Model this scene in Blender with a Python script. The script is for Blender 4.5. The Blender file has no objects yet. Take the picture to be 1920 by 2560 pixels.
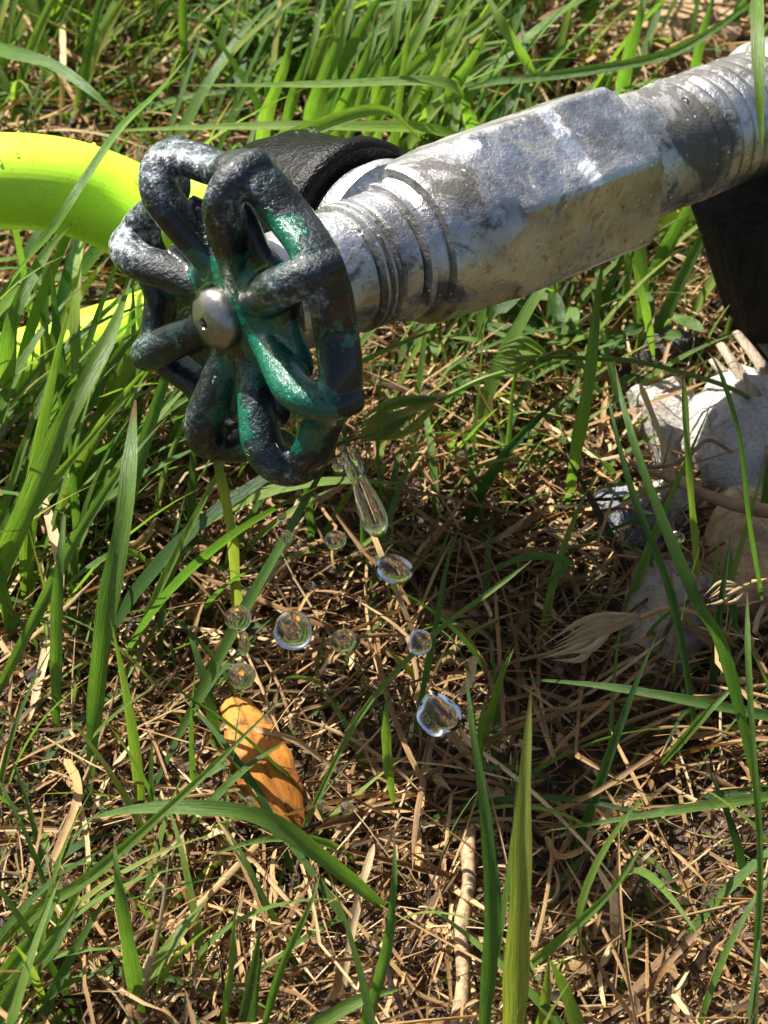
import bpy, bmesh, math, random
import numpy as np
from mathutils import Vector, Matrix

random.seed(7)
RNG = np.random.default_rng(11)
SC = bpy.context.scene
COL = SC.collection
R = math.radians

# ------------------------------------------------------------------ camera
PITCH = R(45.0)
CAM = np.array([0.0, -0.33, 0.339])
FWD = np.array([0.0, math.cos(PITCH), -math.sin(PITCH)])
UP = np.array([0.0, math.sin(PITCH), math.cos(PITCH)])
RIGHT = np.array([1.0, 0.0, 0.0])
VFOV = R(25.0)
FPX = 1280.0 / math.tan(VFOV / 2)
cam_d = bpy.data.cameras.new("camera")
cam = bpy.data.objects.new("camera", cam_d)
COL.objects.link(cam)
cam.location = CAM
cam.rotation_euler = (R(90) - PITCH, 0, 0)
cam_d.sensor_fit = 'VERTICAL'
cam_d.sensor_height = 36.0
cam_d.sensor_width = 27.0
cam_d.lens = 18.0 / math.tan(VFOV / 2)
cam_d.clip_start = 0.01
cam_d.clip_end = 200.0
cam_d.dof.use_dof = True
cam_d.dof.focus_distance = 0.415
cam_d.dof.aperture_fstop = 45.0
SC.camera = cam

# ------------------------------------------------------------------ light
SUN = np.array([-0.46, 0.50, 0.76])          # towards the sun
SUN = SUN / np.linalg.norm(SUN)
world = bpy.data.worlds.new("World")
SC.world = world
world.use_nodes = True
wn = world.node_tree.nodes
wl = world.node_tree.links
wn.clear()
sky = wn.new("ShaderNodeTexSky")
sky.sky_type = 'NISHITA'
sky.sun_disc = False
sky.sun_elevation = math.asin(SUN[2])
sky.sun_rotation = math.atan2(SUN[0], SUN[1])
sky.air_density = 0.8
sky.dust_density = 3.0
sky.ozone_density = 0.4
bg = wn.new("ShaderNodeBackground")
bg.inputs[1].default_value = 0.055
wo = wn.new("ShaderNodeOutputWorld")
wl.new(sky.outputs[0], bg.inputs[0])
wl.new(bg.outputs[0], wo.inputs[0])
sun_d = bpy.data.lights.new("sun", 'SUN')
sun_d.energy = 5.0
sun_d.angle = R(0.5)
sun_d.color = (1.0, 0.965, 0.9)
sun = bpy.data.objects.new("sun", sun_d)
COL.objects.link(sun)
sun.location = (SUN * 2.0).tolist()
sun.rotation_euler = Vector(SUN.tolist()).to_track_quat('Z', 'Y').to_euler()
SC.view_settings.view_transform = 'Standard'
SC.view_settings.look = 'None'
SC.view_settings.exposure = 1.5
SC.view_settings.gamma = 1.0
SC.view_settings.use_curve_mapping = False
SC.cycles.max_bounces = 12
SC.cycles.transmission_bounces = 10

# ------------------------------------------------------------------ helpers
def ray(px, py):
    d = FWD + RIGHT * ((px - 960.0) / FPX) + UP * ((1280.0 - py) / FPX)
    return d

def at(px, py, z):
    """world point at height z seen in the direction of that place of the photo"""
    d = ray(px, py)
    return CAM + d * ((z - CAM[2]) / d[2])

def at_depth(px, py, dep):
    return CAM + ray(px, py) * dep

def project(p):
    q = np.asarray(p) - CAM
    dep = q @ FWD
    return 960 + FPX * (q @ RIGHT) / dep, 1280 - FPX * (q @ UP) / dep, dep

def hash2(ix, iy, s):
    h = np.sin(ix * 127.1 + iy * 311.7 + s * 74.7) * 43758.5453
    return h - np.floor(h)

def vnoise(x, y, s=0.0):
    ix, iy = np.floor(x), np.floor(y)
    fx, fy = x - ix, y - iy
    fx = fx * fx * (3 - 2 * fx); fy = fy * fy * (3 - 2 * fy)
    a = hash2(ix, iy, s); b = hash2(ix + 1, iy, s)
    c = hash2(ix, iy + 1, s); d = hash2(ix + 1, iy + 1, s)
    return (a * (1 - fx) + b * fx) * (1 - fy) + (c * (1 - fx) + d * fx) * fy

def ground_h(x, y):
    x = np.asarray(x, float); y = np.asarray(y, float)
    h = 0.0065 * (vnoise(x / 0.06, y / 0.06, 1) - 0.5)
    h += 0.0050 * (vnoise(x / 0.019, y / 0.019, 2) - 0.5)
    h += 0.0028 * (vnoise(x / 0.0075, y / 0.0075, 3) - 0.5)
    return h - 0.001

def tag(o, label, cat, group=None):
    o['label'] = label
    o['category'] = cat
    if group: o['group'] = group
    return o

def empty(name, loc, label, cat, group=None):
    o = bpy.data.objects.new(name, None)
    COL.objects.link(o)
    o.empty_display_size = 0.01
    o.location = tuple(float(v) for v in loc)
    return tag(o, label, cat, group)

def link(name, me, mat, parent=None, smooth=True, sharp=None):
    o = bpy.data.objects.new(name, me)
    COL.objects.link(o)
    if mat is not None: me.materials.append(mat)
    if smooth:
        me.polygons.foreach_set("use_smooth", np.ones(len(me.polygons), bool))
        if sharp: me.set_sharp_from_angle(angle=R(sharp))
    if parent is not None: o.parent = parent
    return o

def quad_mesh(name, V, Q, attrs=None):
    V = np.asarray(V, np.float32); Q = np.asarray(Q, np.int32)
    me = bpy.data.meshes.new(name)
    me.vertices.add(len(V)); me.vertices.foreach_set("co", V.ravel())
    n = Q.shape[1]
    me.loops.add(Q.size); me.loops.foreach_set("vertex_index", Q.ravel())
    me.polygons.add(len(Q))
    me.polygons.foreach_set("loop_start", np.arange(len(Q), dtype=np.int32) * n)
    if attrs:
        for k, a in attrs.items():
            at_ = me.attributes.new(k, 'FLOAT', 'POINT')
            at_.data.foreach_set("value", np.asarray(a, np.float32).ravel())
    me.update(calc_edges=True)
    return me

def catmull(P, n):
    P = np.asarray(P, float)
    if len(P) == 2:
        t = np.linspace(0, 1, n)[:, None]
        return P[0] * (1 - t) + P[1] * t
    Q = np.vstack([2 * P[0] - P[1], P, 2 * P[-1] - P[-2]])
    seg = np.linalg.norm(np.diff(P, axis=0), axis=1)
    cum = np.concatenate([[0], np.cumsum(seg)]); cum /= cum[-1]
    out = []
    for s in np.linspace(0, 1, n):
        i = min(max(np.searchsorted(cum, s, side='right') - 1, 0), len(P) - 2)
        t = (s - cum[i]) / max(cum[i + 1] - cum[i], 1e-9)
        p0, p1, p2, p3 = Q[i], Q[i + 1], Q[i + 2], Q[i + 3]
        out.append(0.5 * (2 * p1 + (p2 - p0) * t + (2 * p0 - 5 * p1 + 4 * p2 - p3) * t * t + (3 * p1 - p0 - 3 * p2 + p3) * t ** 3))
    return np.array(out)

def unit(v):
    v = np.asarray(v, float)
    return v / np.maximum(np.linalg.norm(v, axis=-1, keepdims=True), 1e-12)

def frames(C):
    T = unit(np.gradient(C, axis=0))
    ref = np.array([0, 0, 1.0]) if abs(T[0][2]) < 0.9 else np.array([1.0, 0, 0])
    n = unit(np.cross(T[0], ref))
    Ns = [n]
    for i in range(1, len(C)):
        n = Ns[-1] - T[i] * (Ns[-1] @ T[i])
        Ns.append(unit(n))
    Ns = np.array(Ns)
    return T, Ns, np.cross(T, Ns)

def tube_arrays(C, rad, nseg=16, rad2=None, caps=True, wob=None):
    C = np.asarray(C, float); n = len(C)
    rad = np.broadcast_to(np.asarray(rad, float), (n,))
    rad2 = rad if rad2 is None else np.broadcast_to(np.asarray(rad2, float), (n,))
    T, N, B = frames(C)
    a = np.linspace(0, 2 * math.pi, nseg, endpoint=False)
    V = C[:, None] + N[:, None] * (np.cos(a)[None, :, None] * rad[:, None, None]) + B[:, None] * (np.sin(a)[None, :, None] * rad2[:, None, None])
    if wob is not None: V = C[:, None] + (V - C[:, None]) * wob[:, :, None]
    V = V.reshape(-1, 3)
    i = np.arange(n - 1)[:, None] * nseg; j = np.arange(nseg)[None]
    j2 = (j + 1) % nseg
    Q = np.stack([i + j, i + j2, i + nseg + j2, i + nseg + j], -1).reshape(-1, 4)
    if caps:
        k = len(V)
        V = np.vstack([V, C[:1], C[-1:]])
        jj = np.arange(0, nseg)
        c0 = np.stack([np.full(nseg, k), (jj + 1) % nseg, jj, jj], -1)
        c1 = np.stack([np.full(nseg, k + 1), (n - 1) * nseg + jj, (n - 1) * nseg + (jj + 1) % nseg, (n - 1) * nseg + (jj + 1) % nseg], -1)
        return V, Q, [tuple(c[:3]) for c in np.vstack([c0, c1]).tolist()]
    return V, Q, []

def tube(name, C, rad, mat, parent=None, nseg=16, rad2=None, wob=None, sharp=None, attrs=None):
    V, Q, tr = tube_arrays(C, rad, nseg, rad2, True, wob)
    me = bpy.data.meshes.new(name)
    me.from_pydata(V.tolist(), [], Q.tolist() + tr)
    me.update()
    if attrs:
        for k, v in attrs.items():
            a_ = me.attributes.new(k, 'FLOAT', 'POINT')
            a_.data.foreach_set("value", np.full(len(V), v, np.float32))
    return link(name, me, mat, parent, True, sharp)

def loft(name, zs, rfun, mat, parent, nseg=96, sharp=35):
    """rings round local z: rfun(z, angles) -> radii"""
    a = np.linspace(0, 2 * math.pi, nseg, endpoint=False)
    V = []
    for z in zs:
        r = rfun(z, a)
        V.append(np.stack([np.cos(a) * r, np.sin(a) * r, np.full(nseg, z)], -1))
    n = len(zs)
    V = np.array(V).reshape(-1, 3)
    i = np.arange(n - 1)[:, None] * nseg; j = np.arange(nseg)[None]; j2 = (j + 1) % nseg
    Q = np.stack([i + j, i + j2, i + nseg + j2, i + nseg + j], -1).reshape(-1, 4)[:, ::-1]
    k = len(V)
    V = np.vstack([V, [[0, 0, zs[0]], [0, 0, zs[-1]]]])
    jj = np.arange(nseg)
    tr = [(k, int((q + 1) % nseg), int(q)) for q in jj] + [(k + 1, int((n - 1) * nseg + q), int((n - 1) * nseg + (q + 1) % nseg)) for q in jj]
    me = bpy.data.meshes.new(name)
    me.from_pydata(V.tolist(), [], Q.tolist() + tr)
    bm = bmesh.new(); bm.from_mesh(me); bmesh.ops.recalc_face_normals(bm, faces=bm.faces); bm.to_mesh(me); bm.free()
    me.update()
    return link(name, me, mat, parent, True, sharp)

# ------------------------------------------------------------------ materials
class NT:
    def __init__(self, name):
        self.m = bpy.data.materials.new(name); self.m.use_nodes = True
        self.t = self.m.node_tree; self.t.nodes.clear()
        self.out = self.t.nodes.new("ShaderNodeOutputMaterial")
    def n(self, typ, **kw):
        o = self.t.nodes.new(typ)
        for k, v in kw.items(): setattr(o, k, v)
        return o
    def l(self, a, b): self.t.links.new(a, b)
    def obj(self): return self.n("ShaderNodeTexCoord").outputs["Object"]
    def attr(self, k): return self.n("ShaderNodeAttribute", attribute_name=k).outputs["Fac"]
    def noise(self, scale, detail=4, rough=0.55, vec=None, dist=0.0, stretch=None):
        o = self.n("ShaderNodeTexNoise")
        o.inputs["Scale"].default_value = scale; o.inputs["Detail"].default_value = detail
        o.inputs["Roughness"].default_value = rough; o.inputs["Distortion"].default_value = dist
        v = vec if vec is not None else self.obj()
        if stretch:
            mp = self.n("ShaderNodeMapping"); mp.inputs["Scale"].default_value = stretch
            self.l(v, mp.inputs[0]); v = mp.outputs[0]
        self.l(v, o.inputs["Vector"])
        return o.outputs["Fac"]
    def ramp(self, fac, stops, interp='LINEAR'):
        o = self.n("ShaderNodeValToRGB"); cr = o.color_ramp; cr.interpolation = interp
        while len(cr.elements) < len(stops): cr.elements.new(0.5)
        for e, (p, c) in zip(cr.elements, stops):
            e.position = p; e.color = (*c, 1) if len(c) == 3 else c
        self.l(fac, o.inputs[0]); return o.outputs[0]
    def mix(self, fac, a, b, mode='MIX'):
        o = self.n("ShaderNodeMix", data_type='RGBA', blend_type=mode)
        for s, v in ((o.inputs[0], fac), (o.inputs[6], a), (o.inputs[7], b)):
            if isinstance(v, (tuple, list)): s.default_value = (*v, 1)
            elif isinstance(v, (int, float)): s.default_value = v
            else: self.l(v, s)
        return o.outputs[2]
    def math(self, op, a, b=0.0, clamp=False):
        o = self.n("ShaderNodeMath", operation=op, use_clamp=clamp)
        for s, v in ((o.inputs[0], a), (o.inputs[1], b)):
            if isinstance(v, (int, float)): s.default_value = v
            else: self.l(v, s)
        return o.outputs[0]
    def bump(self, h, dist, strength=1.0, normal=None):
        o = self.n("ShaderNodeBump"); o.inputs["Strength"].default_value = strength
        o.inputs["Distance"].default_value = dist; self.l(h, o.inputs["Height"])
        if normal is not None: self.l(normal, o.inputs["Normal"])
        return o.outputs[0]
    def bsdf(self, color=None, rough=0.5, metal=0.0, normal=None, spec=0.5, coat=0.0, coat_rough=0.05):
        o = self.n("ShaderNodeBsdfPrincipled")
        for k, v in (("Base Color", color), ("Roughness", rough), ("Metallic", metal), ("Normal", normal),
                     ("Specular IOR Level", spec), ("Coat Weight", coat), ("Coat Roughness", coat_rough)):
            if v is None: continue
            s = o.inputs[k]
            if isinstance(v, (tuple, list)): s.default_value = (*v, 1)
            elif isinstance(v, (int, float)): s.default_value = v
            else: self.l(v, s)
        return o
    def done(self, shader):
        self.l(shader, self.out.inputs[0]); return self.m

def leaf_material(name, stops, transl=0.45, tr_stops=None, rough=0.38, tip=None, vein=0.35, coat=0.0):
    """thin plant sheet: colour by the blade's own tint, dead tip, veins along it"""
    t = NT(name)
    tint = t.attr("tint"); along = t.attr("along"); across = t.attr("across")
    nz = t.noise(260, 4, 0.6)
    tv = t.math('ADD', tint, t.math('MULTIPLY', t.math('SUBTRACT', nz, 0.5), 0.28), True)
    col = t.ramp(tv, stops)
    if name == "orange_dead_leaf":
        col = t.mix(t.ramp(t.noise(330, 5, 0.7), [(0.56, (0, 0, 0)), (0.66, (0.75,) * 3)]), col, (0.13, 0.045, 0.012))
    # long veins
    cv = t.n("ShaderNodeCombineXYZ")
    t.l(t.math('MULTIPLY', across, 3.2), cv.inputs[0]); t.l(t.math('MULTIPLY', along, 3.0), cv.inputs[1]); t.l(t.math('MULTIPLY', tint, 57.0), cv.inputs[2])
    vn = t.noise(2.6, 3, 0.7, vec=cv.outputs[0])
    vf = t.ramp(vn, [(0.35, (1 - vein, 1 - vein, 1 - vein)), (0.65, (1 + 0.3 * vein,) * 3)])
    col = t.mix(1.0, col, vf, 'MULTIPLY')
    # spots
    sp = t.ramp(t.noise(900, 2, 0.5), [(0.66, (0, 0, 0)), (0.74, (1, 1, 1))])
    col = t.mix(t.math('MULTIPLY', sp, 0.35), col, (0.30, 0.24, 0.10))
    if tip:
        tf = t.math('MULTIPLY', t.math('SUBTRACT', t.math('ADD', along, t.math('MULTIPLY', nz, 0.24)), 1.045), 12.0, True)
        col = t.mix(tf, col, tip)
    bump = t.bump(vn, 0.0004, 0.6)
    p = t.bsdf(col, rough, 0, bump, 0.35, coat, 0.1)
    tr = t.n("ShaderNodeBsdfTranslucent")
    tc = t.mix(1.0, col, tr_stops or (1.25, 1.35, 0.55), 'MULTIPLY')
    t.l(tc, tr.inputs[0]); t.l(bump, tr.inputs["Normal"])
    ms = t.n("ShaderNodeMixShader"); ms.inputs[0].default_value = transl
    t.l(p.outputs[0], ms.inputs[1]); t.l(tr.outputs[0], ms.inputs[2])
    return t.done(ms.outputs[0])

GRASS_STOPS = [(0.0, (0.034, 0.085, 0.022)), (0.25, (0.080, 0.160, 0.036)), (0.5, (0.135, 0.235, 0.044)),
               (0.75, (0.215, 0.305, 0.056)), (0.92, (0.310, 0.300, 0.070)), (1.0, (0.42, 0.33, 0.14))]
M_GRASS = leaf_material("grass_leaf", GRASS_STOPS, 0.50, (1.12, 1.32, 0.5), 0.36, tip=(0.16, 0.07, 0.03))
STRAW_STOPS = [(0.0, (0.022, 0.011, 0.006)), (0.25, (0.085, 0.042, 0.016)), (0.5, (0.29, 0.155, 0.056)),
               (0.75, (0.48, 0.295, 0.118)), (1.0, (0.66, 0.49, 0.26))]
M_STRAW = leaf_material("dry_straw", STRAW_STOPS, 0.22, (1.2, 1.0, 0.7), 0.5, vein=0.45)
M_LEAF = leaf_material("orange_dead_leaf", [(0.0, (0.10, 0.035, 0.010)), (0.3, (0.38, 0.125, 0.015)), (0.55, (0.48, 0.165, 0.016)), (1.0, (0.58, 0.26, 0.035))], 0.2, (1.2, 0.9, 0.4), 0.65, vein=0.30)

def soil_material():
    t = NT("soil")
    a = t.noise(60, 6, 0.65); b = t.noise(420, 5, 0.7)
    c = t.ramp(a, [(0.3, (0.020, 0.011, 0.006)), (0.5, (0.045, 0.026, 0.013)), (0.7, (0.085, 0.050, 0.025))])
    c = t.mix(t.ramp(b, [(0.5, (0, 0, 0)), (0.72, (0.6, 0.6, 0.6))]), c, (0.15, 0.09, 0.045))
    h = t.math('ADD', b, t.math('MULTIPLY', t.noise(1600, 3, 0.6), 0.4))
    rg = t.ramp(t.noise(90, 3, 0.6), [(0.42, (0.18,) * 3), (0.6, (0.80,) * 3)])
    return t.done(t.bsdf(c, rg, 0, t.bump(h, 0.0012, 0.9), 0.4).outputs[0])
M_SOIL = soil_material()

def zinc_material(name, seed=0.0, dark=1.0, metal=0.55, strip=False):
    t = NT(name)
    o = t.obj()
    mp = t.n("ShaderNodeMapping"); mp.inputs["Location"].default_value = (seed, seed * 1.7, seed * 0.6); t.l(o, mp.inputs[0]); v = mp.outputs[0]
    a = t.noise(55, 6, 0.62, v); b = t.noise(420, 5, 0.7, v); f = t.noise(1500, 3, 0.6, v)
    c = t.ramp(a, [(0.25, (0.20 * dark, 0.19 * dark, 0.175 * dark)), (0.45, (0.44 * dark, 0.43 * dark, 0.41 * dark)), (0.62, (0.60 * dark, 0.60 * dark, 0.59 * dark)), (0.8, (0.70 * dark, 0.71 * dark, 0.72 * dark))])
    c = t.mix(t.ramp(b, [(0.30, (0.75,) * 3), (0.46, (0, 0, 0))]), c, (0.13, 0.125, 0.115))
    st = t.ramp(t.noise(38, 5, 0.7, v, 0.8), [(0.54, (0, 0, 0)), (0.61, (0.9,) * 3)])       # dark grime
    c = t.mix(st, c, (0.055, 0.048, 0.038))
    ru = t.ramp(t.noise(85, 4, 0.7, v, 0.5), [(0.70, (0, 0, 0)), (0.75, (0.85,) * 3)])     # rust
    c = t.mix(ru, c, (0.30, 0.13, 0.035))
    if strip:                                    # worn strip across the upper flat, its glint painted in as pale colour
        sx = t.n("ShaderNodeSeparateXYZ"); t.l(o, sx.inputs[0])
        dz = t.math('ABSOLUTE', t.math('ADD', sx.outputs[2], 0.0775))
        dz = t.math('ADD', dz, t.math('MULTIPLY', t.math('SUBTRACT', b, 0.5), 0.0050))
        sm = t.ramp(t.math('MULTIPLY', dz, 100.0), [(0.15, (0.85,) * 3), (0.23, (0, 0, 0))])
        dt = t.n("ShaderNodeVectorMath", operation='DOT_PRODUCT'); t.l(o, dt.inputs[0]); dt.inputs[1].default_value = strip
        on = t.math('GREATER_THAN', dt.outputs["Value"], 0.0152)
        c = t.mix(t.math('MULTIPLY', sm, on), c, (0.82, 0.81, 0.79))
    wh = t.ramp(t.noise(700, 2, 0.5, v), [(0.68, (0, 0, 0)), (0.74, (0.8,) * 3)])
    c = t.mix(wh, c, (0.85, 0.85, 0.86))
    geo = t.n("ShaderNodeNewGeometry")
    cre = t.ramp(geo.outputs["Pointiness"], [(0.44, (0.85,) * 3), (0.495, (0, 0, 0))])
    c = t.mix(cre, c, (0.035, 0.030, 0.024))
    rg = t.ramp(t.noise(130, 4, 0.6, v), [(0.3, (0.26,) * 3), (0.7, (0.50,) * 3)])
    mt = t.math('MULTIPLY', t.math('SUBTRACT', 1.0, t.math('MAXIMUM', st, ru)), metal)
    h = t.math('ADD', t.math('MULTIPLY', b, 1.0), t.math('MULTIPLY', f, 0.6))
    h = t.math('ADD', h, t.math('MULTIPLY', a, 2.0))
    return t.done(t.bsdf(c, rg, mt, t.bump(h, 0.00032, 0.8), 0.5).outputs[0])
M_ZINC = zinc_material("weathered_zinc", 0.0, 0.98, 0.95)
M_ZINC2 = zinc_material("worn_steel", 3.3, 1.0, 0.95)

def wheel_material():
    t = NT("chipped_green_paint")
    paint = t.attr("paint")
    n1 = t.noise(330, 5, 0.68); n2 = t.noise(120, 4, 0.6)
    m = t.math('ADD', paint, t.math('MULTIPLY', t.math('SUBTRACT', n1, 0.5), 0.9))
    m = t.math('ADD', m, t.math('MULTIPLY', t.math('SUBTRACT', n2, 0.5), 0.7))
    mk = t.ramp(m, [(0.49, (0, 0, 0)), (0.52, (1, 1, 1))])
    worn = t.attr("worn")
    fl = t.math('ADD', t.noise(620, 6, 0.78), t.math('MULTIPLY', t.math('SUBTRACT', t.noise(120, 3, 0.6), 0.5), 0.5))
    fl = t.math('ADD', fl, t.math('MULTIPLY', t.math('SUBTRACT', worn, 0.75), 0.28))
    metal = t.ramp(fl, [(0.36, (0.006, 0.008, 0.008)), (0.47, (0.020, 0.025, 0.026)), (0.55, (0.10, 0.115, 0.125)), (0.66, (0.46, 0.49, 0.53))])
    metal = t.mix(t.ramp(n2, [(0.50, (0, 0, 0)), (0.64, (0.6,) * 3)]), metal, (0.005, 0.045, 0.036))
    green = t.ramp(t.noise(240, 4, 0.6), [(0.3, (0.001, 0.052, 0.029)), (0.7, (0.003, 0.120, 0.066))])
    c = t.mix(mk, metal, green)
    rough = t.mix(mk, (0.42,) * 3, (0.16,) * 3)
    h = t.math('ADD', t.math('MULTIPLY', mk, 1.0), t.math('MULTIPLY', t.noise(800, 4, 0.65), 0.9))
    h = t.math('ADD', h, t.math('MULTIPLY', n1, 0.9))
    return t.done(t.bsdf(c, rough, t.math('MULTIPLY', t.math('SUBTRACT', 1.0, mk), 0.25), t.bump(h, 0.00055, 1.0), 0.45, 0.5, 0.08).outputs[0])
M_WHEEL = wheel_material()

def simple(name, c0, c1, scale, rough, metal=0.0, bump=0.0003, coat=0.0, stretch=None, spec=0.5):
    t = NT(name)
    a = t.noise(scale, 5, 0.65, stretch=stretch)
    c = t.ramp(a, [(0.3, c0), (0.7, c1)])
    h = t.math('ADD', a, t.math('MULTIPLY', t.noise(scale * 5, 4, 0.6, stretch=stretch), 0.5))
    return t.done(t.bsdf(c, rough, metal, t.bump(h, bump, 0.9), spec, coat).outputs[0])
M_SCREW = simple("brushed_screw", (0.20, 0.185, 0.165), (0.36, 0.34, 0.31), 300, 0.30, 0.9, 0.00012)
M_BLACK = simple("black_rubber", (0.0015, 0.0015, 0.0015), (0.006, 0.0055, 0.005), 260, 0.28, 0, 0.0007, 0.0, None, 0.15)
M_POST = simple("old_dark_wood", (0.006, 0.005, 0.004), (0.045, 0.036, 0.028), 70, 0.85, 0, 0.0022, 0, (6, 6, 0.8), 0.15)
M_BARK = simple("split_wood", (0.10, 0.070, 0.045), (0.42, 0.33, 0.23), 90, 0.8, 0, 0.0012, 0, (5, 0.7, 5))
M_STALK = simple("speckled_stalk", (0.13, 0.07, 0.032), (0.44, 0.30, 0.155), 700, 0.65, 0, 0.0004)
M_TWIG = simple("twig_bark", (0.12, 0.062, 0.030), (0.34, 0.20, 0.105), 300, 0.7, 0, 0.0004)

def hose_material():
    t = NT("lime_hose")
    uv_a = t.attr("around"); uv_l = t.attr("length")
    a = t.math('SINE', t.math('ADD', t.math('MULTIPLY', uv_a, 90.0), t.math('MULTIPLY', uv_l, 5200.0)))
    b = t.math('SINE', t.math('SUBTRACT', t.math('MULTIPLY', uv_a, 90.0), t.math('MULTIPLY', uv_l, 5200.0)))
    w = t.math('MULTIPLY', a, b)
    n = t.noise(60, 4, 0.6)
    c = t.ramp(n, [(0.3, (0.42, 0.72, 0.028)), (0.7, (0.52, 0.80, 0.055))])
    sc = t.ramp(t.noise(45, 3, 0.5, None, 2.5), [(0.492, (0, 0, 0)), (0.5, (0.25,) * 3), (0.508, (0, 0, 0))])
    c = t.mix(sc, c, (0.12, 0.22, 0.01))
    wf = t.math('MULTIPLY', t.math('SUBTRACT', 1.0, w), 0.012)
    c = t.mix(wf, c, (0.14, 0.36, 0.01))
    h = t.math('ADD', t.math('MULTIPLY', w, 0.5), n)
    return t.done(t.bsdf(c, 0.42, 0, t.bump(h, 0.00005, 0.3), 0.3).outputs[0])
M_HOSE = hose_material()

def water_material():
    t = NT("water")
    p = t.n("ShaderNodeBsdfPrincipled")
    p.inputs["Base Color"].default_value = (1, 1, 1, 1); p.inputs["Roughness"].default_value = 0.0
    p.inputs["IOR"].default_value = 1.333; p.inputs["Transmission Weight"].default_value = 1.0
    return t.done(p.outputs[0])
M_WATER = water_material()

def rock_material(name, c0, c1, c2, rough=0.7, scale=70, spec=0.4):
    t = NT(name)
    a = t.noise(scale, 6, 0.65, None, 0.6); b = t.noise(scale * 8, 5, 0.7)
    c = t.ramp(a, [(0.3, c0), (0.52, c1), (0.72, c2)])
    c = t.mix(t.ramp(b, [(0.32, (0.55,) * 3), (0.5, (0, 0, 0))]), c, tuple(x * 0.4 for x in c0))
    stn = t.ramp(t.noise(scale * 1.7, 6, 0.75, None, 1.2), [(0.53, (0, 0, 0)), (0.66, (0.7,) * 3)])      # soil stains
    c = t.mix(stn, c, (0.16, 0.10, 0.055))
    pit = t.ramp(t.noise(scale * 16, 3, 0.6), [(0.62, (0, 0, 0)), (0.70, (0.6,) * 3)])
    c = t.mix(pit, c, (0.07, 0.055, 0.042))
    h = t.math('ADD', t.math('MULTIPLY', a, 2.0), t.math('MULTIPLY', b, 1.3))
    return t.done(t.bsdf(c, rough, 0, t.bump(h, 0.0012, 1.0), spec).outputs[0])
M_ROCK_PALE = rock_material("pale_stone", (0.38, 0.33, 0.27), (0.56, 0.52, 0.47), (0.72, 0.70, 0.67), 0.75, 110)
M_ROCK_BLUE = rock_material("bluish_stone", (0.13, 0.145, 0.16), (0.24, 0.26, 0.285), (0.52, 0.55, 0.57), 0.45, 75, 0.5)
M_ROCK_GREY = rock_material("grey_brown_stone", (0.27, 0.215, 0.155), (0.38, 0.315, 0.235), (0.46, 0.40, 0.32))
M_ROCK_TAN = rock_material("tan_stone", (0.30, 0.17, 0.07), (0.50, 0.34, 0.18), (0.62, 0.49, 0.33))
M_ROCK_DARK = rock_material("dark_stone", (0.035, 0.034, 0.036), (0.075, 0.072, 0.072), (0.14, 0.135, 0.13))

# ------------------------------------------------------------------ ground
def axis_coords(lo, hi, step, far):
    core = np.arange(lo, hi + step / 2, step)
    g = []
    d, s = 0.0, step
    while d < far:
        s *= 1.25; d += s; g.append(d)
    g = np.array(g)
    return np.concatenate([lo - g[::-1], core, hi + g])
gx = axis_coords(-0.20, 0.20, 0.0016, 60); gy = axis_coords(-0.18, 0.32, 0.0016, 60)
GX, GY = np.meshgrid(gx, gy)
GZ = ground_h(GX, GY) + 0.0016 * (vnoise(GX / 0.0035, GY / 0.0035, 5) - 0.5)
nx, ny = len(gx), len(gy)
ii = (np.arange(ny - 1)[:, None] * nx + np.arange(nx - 1)[None]).ravel()
g_me = quad_mesh("ground", np.stack([GX.ravel(), GY.ravel(), GZ.ravel()], -1), np.stack([ii, ii + 1, ii + nx + 1, ii + nx], -1))
ground = link("ground", g_me, M_SOIL)
ground['kind'] = 'structure'

# ------------------------------------------------------------------ the tap
HUB = at_depth(534, 800, 0.400)
a_cam = np.array([0.757, 0.352, -0.550]); a_cam /= np.linalg.norm(a_cam)       # right, up, back
AX = RIGHT * a_cam[0] + UP * a_cam[1] - FWD * a_cam[2]                          # from the wheel towards the pipe
ZL = -AX
# local Y: "up" in the wheel plane as the photo shows it
b_scr = unit(np.cross(ZL, CAM - HUB)); 
if b_scr @ UP < 0: b_scr = -b_scr
YL = b_scr; XL = np.cross(YL, ZL)
TAPM = Matrix(((XL[0], YL[0], ZL[0], HUB[0]), (XL[1], YL[1], ZL[1], HUB[1]), (XL[2], YL[2], ZL[2], HUB[2]), (0, 0, 0, 1)))
tap = empty("garden_tap", HUB, "wet galvanised garden tap with a chipped green handwheel on a grey pipe", "tap")
tap.matrix_world = TAPM
mm = 0.001

def axis_pt(t):
    return HUB + AX * t

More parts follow.
